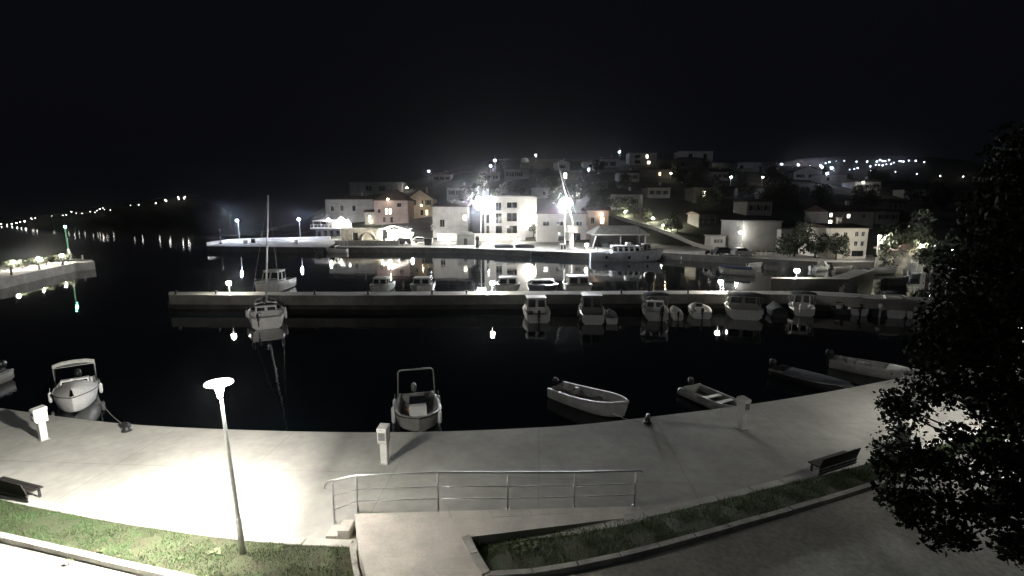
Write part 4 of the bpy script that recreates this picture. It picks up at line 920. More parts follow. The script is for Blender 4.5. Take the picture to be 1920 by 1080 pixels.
# ================================================================== far town
GT = 'houses of the far town'
def house(label, px0, px1, ytop, ybase, Y=None, thick=9.0, wall='white', roof='flat', peak=None, wins=(), rz=0.0, name='house', cat='house', group=GT, roofmat=None, deep=4.0, over=.35, sill=True):
    """front wall with cut openings, recessed panes, sills; u,v are fractions of the facade (v from the ground up)"""
    if Y is None:
        q = T((px0 + px1) / 2, ybase); Y = q.y
    a = D(px0, ybase, Y); b = D(px1, ybase, Y); zt = D((px0 + px1) / 2, ytop, Y).z
    w_ = b.x - a.x; h = zt - a.z; t = thing(name, label, cat, ((a.x + b.x) / 2, Y, a.z), rz, group)
    mat = WALLS[wall] if isinstance(wall, str) else wall
    X = lambda u: (u - .5) * w_; Z = lambda v: v * h; rec = .18
    us = sorted(set([0, 1] + [q for x in wins for q in x[:2]])); vv = sorted(set([0, 1] + [q for x in wins for q in x[2:4]]))
    m = MB()
    def inside(u, v): return any(x[0] < u < x[1] and x[2] < v < x[3] for x in wins)
    for u0, u1 in zip(us, us[1:]):
        for v0, v1 in zip(vv, vv[1:]):
            if not inside((u0 + u1) / 2, (v0 + v1) / 2): m.add([(X(u0), 0, Z(v0)), (X(u1), 0, Z(v0)), (X(u1), 0, Z(v1)), (X(u0), 0, Z(v1))], [(0, 1, 2, 3)])
    for x in wins:
        u0, u1, v0, v1 = X(x[0]), X(x[1]), Z(x[2]), Z(x[3])
        m.add([(u0, 0, v0), (u1, 0, v0), (u1, 0, v1), (u0, 0, v1), (u0, rec, v0), (u1, rec, v0), (u1, rec, v1), (u0, rec, v1)], [(0, 4, 5, 1), (1, 5, 6, 2), (2, 6, 7, 3), (3, 7, 4, 0)])
    hw = w_ / 2
    m.add([(-hw, 0, -deep), (hw, 0, -deep), (hw, thick, -deep), (-hw, thick, -deep), (-hw, 0, h), (hw, 0, h), (hw, thick, h), (-hw, thick, h), (-hw, 0, 0), (hw, 0, 0)], [(1, 2, 6, 5), (2, 3, 7, 6), (3, 0, 4, 7), (4, 5, 6, 7), (0, 1, 9, 8)])
    if roof == 'gable_y':
        pk = D((px0 + px1) / 2, peak, Y).z - a.z
        m.add([(-hw, 0, h), (hw, 0, h), (0, 0, pk)], [(0, 1, 2)]); m.add([(-hw, thick, h), (hw, thick, h), (0, thick, pk)], [(2, 1, 0)])
    m.build('wall', mat, t)
    for x in wins:
        kind = x[4] if len(x) > 4 else 'dark'; u0, u1, v0, v1 = X(x[0]), X(x[1]), Z(x[2]), Z(x[3]); f = min(.06, (u1 - u0) * .12)
        mm = MB()
        for bx in ((u0, u0 + f, v0, v1), (u1 - f, u1, v0, v1), (u0 + f, u1 - f, v0, v0 + f), (u0 + f, u1 - f, v1 - f, v1), ((u0 + u1) / 2 - f * .4, (u0 + u1) / 2 + f * .4, v0 + f, v1 - f)): mm.box(bx[0], bx[1], rec - .07, rec - .002, bx[2], bx[3])
        wo = mm.build('door' if kind == 'door' else 'window', frame_m if kind != 'door' else shutter_m, t)
        mm = MB(); mm.box(u0, u1, rec - .03, rec, v0, v1); mm.build('pane', E_win if kind == 'lit' else (E_warm if kind == 'warm' else glass_d), wo)
        if sill and kind != 'door': mm = MB(); mm.box(u0 - .06, u1 + .06, -.09, -.002, v0 - .09, v0 - .002); mm.build('sill', frame_m, wo)
        if kind == 'shut':
            for q0, q1 in ((u0 - (u1 - u0) * .5, u0 - .02), (u1 + .02, u1 + (u1 - u0) * .5)): mm = MB(); mm.box(q0, q1, -.05, -.004, v0, v1); mm.build('shutter', shutter_m, wo)
    rm = roofmat or (flat_m if roof == 'flat' else roof_m); o = over
    if roof == 'flat':
        mm = MB(); mm.box(-hw - o * .6, hw + o * .6, -o * .6, thick + o * .6, h + .002, h + .22); mm.build('roof', rm, t)
    elif roof in ('hip', 'gable_x', 'gable_y', 'shed'):
        pk = (D((px0 + px1) / 2, peak, Y).z - a.z) if peak else h + 2.0
        mm = MB(); e = [(-hw - o, -o, h), (hw + o, -o, h), (hw + o, thick + o, h), (-hw - o, thick + o, h)]; k = thick / 2
        if roof == 'hip': rg = [(-hw + min(hw * .8, k), k, pk), (hw - min(hw * .8, k), k, pk)]
        elif roof == 'gable_x': rg = [(-hw - o, k, pk), (hw + o, k, pk)]
        if roof == 'gable_y':
            s = (pk - h) / hw; lo = h - s * o
            for sd in (-1, 1):
                mm.add([(sd * (hw + o), -o, lo), (0, -o, pk), (0, thick + o, pk), (sd * (hw + o), thick + o, lo), (sd * (hw + o), -o, lo + .2), (0, -o, pk + .2), (0, thick + o, pk + .2), (sd * (hw + o), thick + o, lo + .2)], [(0, 1, 2, 3), (4, 7, 6, 5), (0, 4, 5, 1), (2, 6, 7, 3), (0, 3, 7, 4)])
        elif roof == 'shed':
            mm.add(e + [(q[0], q[1], q[2] + (.15 if q[1] < 0 else pk - h)) for q in e], [(0, 1, 2, 3)[::-1], (4, 5, 6, 7), (0, 1, 5, 4), (1, 2, 6, 5), (2, 3, 7, 6), (3, 0, 4, 7)])
        else:
            mm.add(e + [(q[0], q[1], q[2] + .14) for q in e] + rg, [(3, 2, 1, 0), (0, 1, 5, 4), (1, 2, 6, 5), (2, 3, 7, 6), (3, 0, 4, 7), (4, 5, 9, 8), (6, 7, 8, 9), (5, 6, 9), (7, 4, 8)])
        r_ = mm.build('roof', rm, t)
        if w_ > 6 and roof != 'shed': cx_ = hw * .35; mm = MB(); mm.box(cx_ - .3, cx_ + .3, k - .3, k + .3, h, pk + .9); mm.box(cx_ - .38, cx_ + .38, k - .38, k + .38, pk + .902, pk + 1.0); mm.build('chimney', mat, r_)
    return t, Y, a.z
E_warm = EM('lit_warm_window', (1.0, 0.72, 0.42), 3.0)
def balcony(t, x0, x1, z, dep=1.2, solid=True):
    m = MB(); m.box(x0, x1, -dep, -.003, z - .15, z); b_ = m.build('balcony', WALLS['white'], t)
    m = MB(); m.box(x0, x1, -dep - .08, -dep - .002, z - .15, z + .95); m.build('parapet', WALLS['white'], b_)
W3 = lambda us, vs_, kinds={}: [(u0, u1, v0, v1, kinds.get((i, j), 'dark')) for j, (v0, v1) in enumerate(vs_) for i, (u0, u1) in enumerate(us)]

# lower row by the quay
t, Y, z0 = house('white three-storey block with dark windows behind the brightest floodlight', 908, 1006, 369, 449, None, 12, 'white', 'flat', wins=[
    (.22, .33, .68, .87), (.43, .63, .66, .88), (.04, .10, .38, .60), (.22, .34, .38, .62), (.43, .63, .36, .63), (.04, .10, .12, .33), (.22, .34, .05, .32, 'door'), (.43, .63, .10, .33)], name='apartment_block', cat='building')
balcony(t, -1.2, 2.4, 7.4); balcony(t, -1.2, 2.4, 3.9)
house('low grey outbuilding with a lit upper hatch beside the white block', 812, 878, 388, 446, None, 8, 'grey', 'shed', peak=380, wins=[(.86, .96, .58, .74, 'lit'), (.2, .34, .35, .6)], name='outbuilding', cat='building')
t, Y, z0 = house('two-storey pale house with a long balcony under the second floodlight', 1006, 1098, 401, 455, None, 9, 'white', 'hip', peak=390, wins=[(.13, .25, .50, .74), (.40, .54, .50, .74), (.80, .92, .50, .74), (.44, .60, .06, .36, 'door'), (.70, .90, .08, .34)])
balcony(t, -6.5, 6.5, 3.4)
house('narrow pink house glowing warm at its corner', 1099, 1140, 395, 450, None, 8, 'pink', 'gable_x', peak=388, wins=[(.2, .36, .55, .78), (.62, .80, .55, .78, 'warm'), (.3, .5, .1, .38)])
house('pink stuccoed house with a dark hipped roof and lit first-floor windows', 703, 766, 376, 420, None, 10, 'pink', 'hip', peak=354, wins=[(.10, .18, .46, .64), (.32, .39, .42, .66, 'lit'), (.43, .50, .42, .66, 'lit'), (.68, .80, .72, .90), (.24, .32, .06, .30), (.46, .54, .06, .3, 'door')])
t, Y, z0 = house('cream gabled house with shuttered windows beside the pink one', 766, 812, 372, 409, None, 10, 'cream', 'gable_y', peak=356, wins=[(.12, .26, .66, .92, 'shut'), (.54, .62, .66, .92), (.76, .88, .66, .92, 'shut'), (.50, .60, .15, .42, 'door'), (.70, .80, .15, .42, 'warm')])
house('long dim grey building at the tip of the headland', 612, 702, 374, 418, None, 10, 'grey', 'hip', peak=366, wins=[(.1, .17, .5, .75), (.3, .37, .5, .75), (.55, .62, .5, .75)])
house('long upper terrace building with a bright end wall on the headland', 656, 755, 342, 364, None, 10, 'grey', 'flat', wins=[(.3, .42, .25, .7), (.55, .67, .25, .7)])
house('small grey annex low at the corner of the pink house', 684, 703, 398, 420, None, 6, 'grey', 'gable_x', peak=393, wins=[(.4, .6, .4, .75)], name='annex')
# terrace restaurant on the breakwater root
q = G(628, 446, FZ)
t = thing('terrace_restaurant', 'dark-fronted waterside terrace with a bright white roof deck', 'building', (q.x, q.y, FZ), 0, GT)
x0 = D(590, 440, q.y).x - q.x; x1 = D(637, 440, q.y).x - q.x
m = MB(); m.box(x0, x1, 1.0, 9, 0, 2.6); m.build('wall', WALLS['dark'], t)
m = MB(); m.box(x0 - 1.0, x1 + .8, -.6, 9.4, 2.602, 2.9); m.build('roof_deck', WALLS['white'], t)
for k in range(4): m = MB(); xx = lerp(x0, x1, (k + .3) / 4); m.box(xx, xx + .9, .9, .998, .3, 2.0); m.build('window', glass_d, t)
m = MB(); m.extr([(x1, 0), (x1 + 1.1, 0), (x1 + 2.0, 2.6), (x1, 2.6)], 'y', .4, 2.0); m.build('buttress', WALLS['white'], t)
for k in range(9): m = MB(); xx = lerp(x0 - .8, x1, k / 8); m.tube([(xx, -.5, 2.9), (xx, -.5, 3.8)], .03, 6); m.build('rail_post', white_gel, t)
m = MB(); m.tube([(x0 - .8, -.5, 3.8), (x1, -.5, 3.8)], .035, 6); m.build('rail', white_gel, t)
q2 = D(640, 420, q.y + 4)
t = thing('party_tent', 'bright white pointed tent on the terrace deck', 'tent', (q2.x, q2.y, FZ + 2.7), 0)
m = MB(); m.lathe([(4.0, 0), (3.9, 1.4), (2.6, 2.0), (1.2, 2.9), (.1, 3.6)], n=8, sx=.8, sy=.7); m.build('canvas', canvas_w, t)
m = MB(); m.box(-2.6, -1.7, -2.75, -2.6, .2, 1.5); m.build('doorway', shutter_m, t)
q2 = D(612, 420, q.y + 3.5)
t = thing('marquee', 'low bright awning on the terrace beside the pointed tent', 'tent', (q2.x, q2.y, FZ + 2.91), 0)
m = MB(); m.extr([(-3, 1.9), (3, 2.2), (3, 2.35), (-3, 2.05)], 'x', -3, 3); m.build('awning', canvas_w, t)
for sx in (-2.8, 2.8):
    for sy in (-2.8, 2.8): m = MB(); m.tube([(sx, sy, 0), (sx, sy, 1.98)], .04, 6); m.build('pole', white_gel, t)

# retaining wall with doorway and arch behind the boats
q = G(692, 452, FZ); xa = D(640, 450, q.y).x; xb = D(716, 450, q.y).x
t = thing('retaining_wall', 'yellowish quay wall with a dark doorway and an arched niche', 'wall', ((xa + xb) / 2, q.y, FZ)); hw = (xb - xa) / 2
us = [-hw, -hw + 3.0, -hw + 4.4, hw]
m = MB()
for a_, b_, z0_ in ((us[0], us[1], 0), (us[1], us[2], 2.2), (us[2], us[3], 0)): m.box(a_ + (.001 if a_ > us[0] else 0), b_, 0, 1.2, z0_, 3.2)
m.build('masonry', WALLS['stone'], t)
m = MB(); m.box(us[1] + .01, us[2] - .01, .35, .5, 0, 2.2); m.build('door', black_pl, t)
m = MB(); m.box(-hw, hw, -.15, 1.5, 3.202, 3.45); m.build('coping', conc2, t)
pts = [(1.9 * math.cos(a_) + 2.0, -.3, 2.2 * math.sin(a_)) for a_ in [i * math.pi / 10 for i in range(11)]]
m = MB(); m.tube(pts, .22, 6); m.build('arch', WALLS['stone'], t)
q = G(700, 459, FZ)
t = thing('low_wall', 'pale low wall on the quay apron below the arched niche', 'wall', (q.x, q.y, FZ)); m = MB(); m.rbox(-9, 6, 0, .6, 0, .9, .04); m.build('masonry', conc2, t); m = MB(); m.box(-9.1, 6.1, -.08, .68, .902, 1.0); m.build('coping', conc2, t)
# bright open pavilion in the yard
q = G(739, 453, FZ); t = thing('yard_pavilion', 'open white pavilion blazing with light in the yard', 'pavilion', (q.x, q.y, FZ)); xa = D(716, 450, q.y).x - q.x; xb = D(762, 450, q.y).x - q.x
m = MB(); m.extr([(xa - .4, 3.0), (0, 3.9), (xb + .4, 3.0), (xb + .4, 3.2), (0, 4.1), (xa - .4, 3.2)], 'y', -.4, 6); m.build('roof', WALLS['white'], t)
m = MB(); m.box(xa, xb, 5.6, 5.8, 0, 3.0); m.build('back_wall', WALLS['white'], t)
for u in (0, .33, .67, 1): m = MB(); xx = lerp(xa, xb, u); m.box(xx - .1, xx + .1, 0, .2, 0, 3.0); m.build('post', WALLS['white'], t)
for k in range(4): m = MB(); xx = lerp(xa, xb, .15 + k * .2); m.rbox(xx - .35, xx + .35, 1.0, 1.7, 0, .75, .05); m.build('counter', off_gel, t)
# white yard wall in front of the white block
q = G(925, 452, FZ); xa = D(820, 450, q.y).x; xb = D(985, 450, q.y).x
t = thing('yard_wall', 'long bright white wall at the foot of the white block', 'wall', ((xa + xb) / 2, q.y, FZ)); hw = (xb - xa) / 2
m = MB(); m.box(-hw, hw, 0, .3, 0, 1.9); m.build('masonry', WALLS['white'], t); m = MB(); m.box(-hw - .05, hw + .05, -.06, .36, 1.902, 2.02); m.build('coping', WALLS['white'], t)
# stairs rising beside the grey outbuilding
q = T(808, 432); t = thing('stair_flight', 'white stair flight climbing beside the grey outbuilding', 'stairs', q)
e = D(824, 406, q.y + 4) - q
m = MB()
for i in range(12): s = i / 12; m = MB(); m.box(e.x * s, e.x * (s + 1 / 12) + .02, e.y * s, e.y * s + 1.4, e.z * s - .4, e.z * (s + 1 / 12)); m.build('step', WALLS['white'], t)
m = MB(); m.tube([(0, 0, 1), e + Vector((0, 0, 1))], .12, 6); m.build('rail', WALLS['white'], t)
# quay hut
q = G(873, 459, FZ); t = thing('quay_hut', 'squat grey hut with an arched door on the quay', 'hut', (q.x, q.y, FZ))
m = MB(); m.box(-2.1, 2.1, 0, 3, 0, 2.3, top=.93); m.build('wall', WALLS['grey'], t); m = MB(); m.box(-2.05, 2.05, -.05, 3.05, 2.303, 3.0, top=.55); m.build('roof', WALLS['grey'], t)
m = MB(); m.extr([(-.4, 0), (.4, 0), (.4, 1.2), (.25, 1.5), (-.25, 1.5), (-.4, 1.2)], 'y', -.03, .12); m.build('door', shutter_m, t)
# boathouse canopy behind the ship
q = G(1165, 467, FZ); t = thing('boathouse', 'open boathouse with a pale hipped roof behind the wooden ship', 'boathouse', (q.x, q.y, FZ)); xa = D(1116, 450, q.y).x - q.x; xb = D(1212, 450, q.y).x - q.x
m = MB(); e_ = [(xa - .5, -.6, 2.9), (xb + .5, -.6, 2.9), (xb + .5, 9.4, 2.9), (xa - .5, 9.4, 2.9)]; k_ = [(xa + 1.6, 3.2, 4.7), (xb - 1.2, 3.2, 4.7), (xb - 1.2, 5.6, 4.7), (xa + 1.6, 5.6, 4.7)]
m.add(e_ + [(q_[0], q_[1], q_[2] + .15) for q_ in e_] + k_, [(3, 2, 1, 0)] + [(a_, (a_ + 1) % 4, 4 + (a_ + 1) % 4, 4 + a_) for a_ in range(4)] + [(4 + a_, 4 + (a_ + 1) % 4, 8 + (a_ + 1) % 4, 8 + a_) for a_ in range(4)] + [(8, 9, 10, 11)]); m.build('roof', flat_m, t)
m = MB(); m.box(xa, xb, 6.8, 7, 0, 2.88); m.build('back_wall', WALLS['inner_shade'], t)
for xx in (xa, xb - .2): m = MB(); m.box(xx, xx + .2, 1.5, 6.79, 0, 2.88); m.build('side_wall', WALLS['inner_shade'], t)
for u in (0.02, .5, .98): m = MB(); xx = lerp(xa, xb, u); m.tube([(xx - (.8 if u < .1 else 0), .2, 0), (xx, .2, 2.7)], .14, 8); m.build('post', WALLS['grey'], t)
for k in range(3):
    m = MB(); xx = lerp(xa, xb, .25 + k * .25); m.rbox(xx - .8, xx + .8, 3, 6, .0, 1.1, .2); m.build('stored_dinghy', dark_gel, t)
# kiosk, white hall and right-hand houses
house('small white kiosk with three dark windows on the quay', 1331, 1359, 443, 470, None, 3.0, 'white', 'flat', wins=[(.25, .42, .52, .80), (.46, .63, .52, .80), (.67, .84, .52, .80)], name='kiosk', cat='kiosk')
t, Y, z0 = house('blank pale hall wall lit by a single wall lamp', 1391, 1461, 416, 470, None, 10, 'grey', 'flat', name='hall', cat='building')
house('low dim wall-like building beside the lit hall', 1462, 1530, 432, 468, None, 8, 'grey', 'flat', name='hall_annex', cat='building')
house('three-storey stone house with small dark windows above the quay', 1552, 1622, 428, 488, None, 9, 'sand', 'gable_x', peak=420, wins=[(.12, .22, .74, .88), (.36, .46, .74, .88), (.66, .76, .74, .9), (.83, .93, .74, .9), (.66, .76, .44, .60), (.83, .93, .44, .60), (.62, .94, .12, .30, 'door')])
house('broad dark-roofed house with lit window openings up the slope', 1550, 1636, 397, 428, None, 9, 'grey', 'gable_x', peak=384, wins=[(.04, .10, .68, .92, 'lit'), (.03, .11, .16, .50, 'lit'), (.42, .49, .62, .86, 'lit'), (.75, .82, .6, .85)])
house('small lit-edged house under the park lamp near the tree', 1700, 1738, 470, 503, None, 6, 'stone', 'gable_y', peak=458, wins=[(.18, .30, .35, .72), (.55, .68, .35, .72)])
# hillside houses
hs = [('grey house with a lean-to among dark trees left of the leaning boom', 946, 992, 317, 336, 'grey', 'gable_x', 311, [(.15, .3, .3, .7), (.5, .65, .3, .7)]),
      ('pale gabled house end high behind the leaning boom', 1040, 1068, 305, 320, 'grey', 'gable_y', 299, [(.4, .6, .3, .7)]),
      ('dark house with one tall lit window below the gabled house', 1054, 1090, 321, 337, 'dark', 'flat', None, [(.08, .24, .15, .80, 'lit')]),
      ('low white house on the ridge beside a street lamp', 1094, 1126, 304, 316, 'white', 'flat', None, [(.3, .5, .2, .7)]),
      ('white ridge house with a projecting wing', 1126, 1160, 298, 315, 'white', 'gable_x', 293, [(.2, .35, .25, .7), (.6, .75, .25, .7)]),
      ('two-storey ridge villa with lit balconies', 1180, 1231, 287, 309, 'white', 'flat', None, [(.2, .4, .55, .85), (.60, .68, .55, .85, 'lit'), (.66, .76, .08, .32, 'lit'), (.2, .4, .1, .4)]),
      ('tall white ridge house with a lamp on its corner', 1272, 1335, 284, 316, 'white', 'flat', None, [(.28, .40, .62, .88), (.72, .82, .60, .88), (.72, .82, .15, .42)]),
      ('dark flat house in front of the tall ridge house', 1266, 1322, 298, 318, 'dark', 'hip', 293, [(.2, .3, .3, .7)]),
      ('dim long house with a pale end wall on the ridge', 1382, 1426, 305, 322, 'grey', 'flat', None, [(.1, .25, .3, .7)]),
      ('pale gabled house at the start of the lit ridge road', 1488, 1540, 322, 338, 'white', 'gable_y', 312, [(.15, .3, .3, .7), (.6, .75, .3, .7)]),
      ('white house with dark windows at the end of the lit ridge road', 1540, 1586, 328, 346, 'white', 'flat', None, [(.15, .32, .35, .75), (.6, .72, .35, .75)]),
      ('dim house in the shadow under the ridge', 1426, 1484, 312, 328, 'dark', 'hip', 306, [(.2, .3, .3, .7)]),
      ('small grey house with a lit lamp at its gable above the white block', 998, 1030, 353, 372, 'grey', 'flat', None, [(.6, .8, .3, .7)]),
      ('grey gabled house above the floodlit hedge', 1146, 1204, 365, 392, 'grey', 'gable_x', 356, [(.35, .47, .35, .7), (.68, .80, .35, .7)]),
      ('unlit house with one bright window on the dark slope', 1300, 1376, 352, 376, 'dark', 'hip', 345, [(.22, .30, .30, .75, 'lit'), (.5, .58, .3, .7)]),
      ('barely lit long house far up the dark slope', 1702, 1762, 356, 376, 'grey', 'flat', None, [(.4, .5, .2, .8), (.75, .85, .2, .8)]),
      ('small dark roofed house below the ridge villas', 1200, 1256, 318, 334, 'dark', 'hip', 312, [(.62, .70, .3, .7, 'warm')]),
      ('grey terrace house partly hidden by trees on the mid slope', 1090, 1140, 338, 356, 'dark', 'gable_x', 331, [(.3, .42, .3, .7)])]
TW = [(.14, .26, .34, .74), (.44, .56, .34, .74), (.74, .86, .34, .74)]
for lb, a_, b_, y0_, y1_, wl in [('dim grey house beside the leftmost hill lamp', 812, 846, 327, 343, 'grey'), ('small pale house under the two close street lamps', 900, 936, 325, 341, 'white'), ('long dim house on the slope above the outbuilding', 838, 884, 352, 372, 'grey'),
    ('grey house just left of the solitary blue-white lamp', 1334, 1366, 322, 340, 'grey'), ('pale house right of the lone lit trees', 1430, 1466, 352, 370, 'grey'), ('dim tall house up the slope above the blank hall', 1400, 1446, 378, 404, 'grey'), ('dark cottage above the kiosk', 1310, 1346, 402, 424, 'dark'),
    ('grey cottage between ramp road and ridge villas', 1214, 1256, 352, 372, 'grey'), ('pale house below the projecting-wing ridge house', 1160, 1198, 324, 341, 'white'), ('dim house right of the broad dark-roofed house', 1642, 1684, 396, 420, 'grey'), ('grey house under the far light cluster', 1602, 1650, 341, 359, 'grey'), ('faint cottage high on the slope near the big tree', 1666, 1698, 378, 396, 'dark')]:
    hs.append((lb, a_, b_, y0_, y1_, wl, 'gable_x', y0_ - 6, TW))
for (lb, a_, b_, y0_, y1_, wl, rf, pk, wn_) in hs:
    if rf != 'flat': wn_ = [x if len(x) > 4 else x + ('shut',) for x in wn_]
    t, Y, z0 = house(lb, a_, b_, y0_, y1_, None, 8, wl, rf, peak=pk, wins=wn_, over=.5)
    if rf == 'flat' and b_ - a_ > 40: balcony(t, -3.0, 1.5, (D(a_, y0_, Y).z - z0) * .45)
q = T(984, 304); t = thing('domed_tank', 'small white domed tank on the hilltop', 'tank', q); m = MB(); m.lathe([(2.2, 0), (2.2, .8), (1.9, 1.7), (1.1, 2.3), (.1, 2.5)], n=14); m.build('dome', WALLS['white'], t, True); m = MB(); m.lathe([(2.4, -1.5), (2.4, .0)], n=14); m.build('base', WALLS['grey'], t)

# lit ramp road behind the ship
A_ = smooth_line([G(1365, 476, FZ + .02), T(1300, 462), T(1240, 437), T(1190, 421), T(1142, 405)], 16); B_ = [p_ + Vector((0, 2.5, .25)) for p_ in A_]
for L_ in (A_, B_):
    for p_ in L_: p_.z = max(p_.z, terrain(p_.x, p_.y)) + .12
m = MB(); m.strip(A_, B_); m.strip([p_ - Vector((0, 0, 2)) for p_ in A_], A_); tag(m.build('ramp_road', conc2), kind='structure')
m = MB(); t = thing('ramp_wall', 'low pale wall along the sloping road behind the ship', 'wall', A_[0]); m.strip([p_ - A_[0] for p_ in A_], [p_ - A_[0] + Vector((0, 0, .8)) for p_ in A_]); m.strip([p_ - A_[0] + Vector((0, 0, .8)) for p_ in A_], [p_ - A_[0] + Vector((0, .3, .8)) for p_ in A_]); m.strip([p_ - A_[0] + Vector((0, .3, .8)) for p_ in A_], [p_ - A_[0] + Vector((0, .3, 0)) for p_ in A_]); m.build('masonry', conc2, t)
# steps and rails at the hall
q = G(1372, 478, FZ); t = thing('stair_flight', 'pale concrete steps with rails at the corner of the lit hall', 'stairs', (q.x, q.y + 1, FZ))
for i in range(7): m = MB(); m.box(i * .4, i * .4 + .4 - .002, 0, 1.6, 0, .2 * (i + 1)); m.build('step', conc2, t)
for sy in (0.02, 1.58): m = MB(); m.tube([(0, sy, 1.0), (2.8, sy, 2.4)], .035, 6); m.build('rail', steel, t)
q = G(1425, 480, FZ); t = thing('quay_railing', 'low pale railing along the apron before the hall', 'railing', (q.x, q.y + 1.5, FZ))
for i in range(9): m = MB(); m.tube([(-3.6 + i * .9, 0, 0), (-3.6 + i * .9, 0, .9)], .035, 6); m.build('post', white_gel, t)
for z_ in (.5, .9): m = MB(); m.tube([(-3.6, 0, z_), (3.6, 0, z_)], .03, 6); m.build('rail', white_gel, t)

# vehicles on the far quay
def car(px, py, label, mat, hd=0.0, L=4.0):
    q = G(px, py, FZ); t = thing('parked_car', label, 'car', (q.x, q.y + 1, FZ), hd, 'vehicles parked on the far quay')
    h = L / 2
    m = MB(); m.extr([(-h, .3), (-h, .75), (-h * .95, .92), (h * .5, .92), (h * .95, .75), (h, .45), (h * .97, .3)], 'y', -.82, .82); m.build('body', mat, t)
    m = MB(); m.add([(-h * .93, -.76, .92), (h * .42, -.76, .92), (h * .42, .76, .92), (-h * .93, .76, .92), (-h * .72, -.6, 1.45), (h * .08, -.6, 1.45), (h * .08, .6, 1.45), (-h * .72, .6, 1.45)], [(4, 5, 6, 7), (0, 1, 5, 4), (1, 2, 6, 5), (2, 3, 7, 6), (3, 0, 4, 7)]); cb = m.build('cabin', mat, t)
    for sy in (-1, 1): m = MB(); m.add([(-h * .80, sy * .745, 1.0), (h * .28, sy * .745, 1.0), (h * .04, sy * .632, 1.39), (-h * .66, sy * .632, 1.39)], [(0, 1, 2, 3)]); m.build('side_window', glass_d, cb)
    m = MB(); m.add([(h * .405, -.68, .97), (h * .405, .68, .97), (h * .105, .56, 1.42), (h * .105, -.56, 1.42)], [(0, 1, 2, 3)]); m.build('windscreen', glass_d, cb)
    for sx in (-h * .62, h * .62):
        for sy in (-.84, .70): m = MB(); m.tube([(sx, sy, .31), (sx, sy + .14, .31)], .31, 14); wh = m.build('wheel', rubber, t); m = MB(); m.tube([(sx, sy - .012, .31), (sx, sy + .152, .31)], .17, 10); m.build('rim', galv, wh)
    for sy in (-.6, .6): m = MB(); m.rbox(h * .93, h * .985, sy - .16, sy + .16, .58, .70, .02); m.build('headlight', white_gel, t)
car(1364, 479, 'dark hatchback parked at the quay edge beside the kiosk', M('car_dark', (.02, .021, .024), .3, .1, 3), 0.05)
car(1398, 481, 'half-hidden dark car behind the hatchback', M('car_grey', (.12, .12, .125), .3, .1, 3), .1)
car(790, 456, 'white van-like car in the floodlit yard', white_gel, .1, 4.4)
q = G(1333, 478, FZ); t = thing('scooter', 'dark motor scooter standing beside the hatchback', 'scooter', (q.x, q.y + .8, FZ), .1)
for sx in (-.55, .55): m = MB(); m.tube([(sx, -.06, .25), (sx, .06, .25)], .25, 12); m.build('wheel', rubber, t)
m = MB(); m.extr([(-.75, .35), (-.7, .75), (-.1, .78), (.0, .4), (.35, .38), (.48, .95), (.56, .95), (.5, .3), (.3, .25), (-.3, .25)], 'y', -.16, .16); m.build('body', black_pl, t); m = MB(); m.tube([(.46, -.32, 1.02), (.5, 0, .98), (.46, .32, 1.02)], .025, 6); m.build('handlebar', dark_metal, t)
q = G(757, 458, FZ); t = thing('tractor', 'small dark tractor with big rear wheels in the floodlit yard', 'tractor', (q.x, q.y + .6, FZ), .5, 'vehicles parked on the far quay')
for sy in (-.7, .7): m = MB(); m.tube([(-.7, sy - .18, .75), (-.7, sy + .18, .75)], .75, 16); m.build('rear_wheel', rubber, t); m = MB(); m.tube([(1.1, sy - .1, .4), (1.1, sy + .1, .4)], .4, 14); m.build('front_wheel', rubber, t)
m = MB(); m.rbox(-.3, 1.5, -.35, .35, .6, 1.35, .08); m.build('bonnet', dark_metal, t); m = MB(); m.rbox(-1.0, -.4, -.3, .3, 1.0, 1.2, .05); m.build('seat', black_pl, t)
m = MB(); m.tube(arc([(-1.1, -.5, 1.0), (-1.1, -.5, 2.3), (-1.1, .5, 2.3), (-1.1, .5, 1.0)], .15), .04, 6); m.build('roll_bar', dark_metal, t); m = MB(); m.tube([(-.1, 0, 1.3), (-.35, 0, 1.55)], .03, 6); m.build('steering_column', dark_metal, t)
q = G(803, 461, FZ); t = thing('skip', 'dark boxy waste skip at the edge of the yard', 'skip', (q.x, q.y + .5, FZ)); m = MB(); m.box(-.8, .8, -.6, .6, .1, 1.55, top=1.12); m.build('tub', dark_metal, t); m = MB(); m.box(-.95, .95, -.72, .72, 1.553, 1.65); m.build('lid', black_pl, t)
q = G(895, 464.5, FZ); t = thing('fuel_post', 'dark upright post with a rounded head at the quay edge', 'post', (q.x, q.y + .4, FZ)); m = MB(); m.lathe([(.5, 0), (.5, .3), (.3, .5), (.28, 1.5), (.42, 1.7), (.4, 2.2), (.2, 2.5)], n=10); m.build('body', black_pl, t); m = MB(); m.tube([(.3, -.2, 1.6), (.65, -.3, 1.0), (.35, -.3, .4)], .05, 6); m.build('hose', rubber, t)
for i, (px, lb) in enumerate([(945, 'upturned dark dinghy on the quay apron beside the floodlight mast'), (985, 'second upturned dinghy farther along the quay apron')]):
    q = G(px, 466, FZ); m, at = hull_mb(4.2, 1.6, .55); tt = thing('upturned_dinghy', lb, 'boat', (q.x, q.y + 1.5, FZ + .62), 0); tt.rotation_euler = (math.pi, 0, .1); m.build('hull', dark_gel, tt, 'auto'); rail_strip(at, tt, off_gel)
q = G(644, 461, FZ); t = thing('arched_ladder', 'white arched ladder rails at the breakwater root', 'ladder', (q.x - .2, q.y, FZ))
for sx in (-.6, .4): m = MB(); m.tube(arc([(sx, 0, -1), (sx, 0, 1.6), (sx + .55, 0, 1.6), (sx + .8, 0, 0)], .4), .07, 6); m.build('rail', white_gel, t)
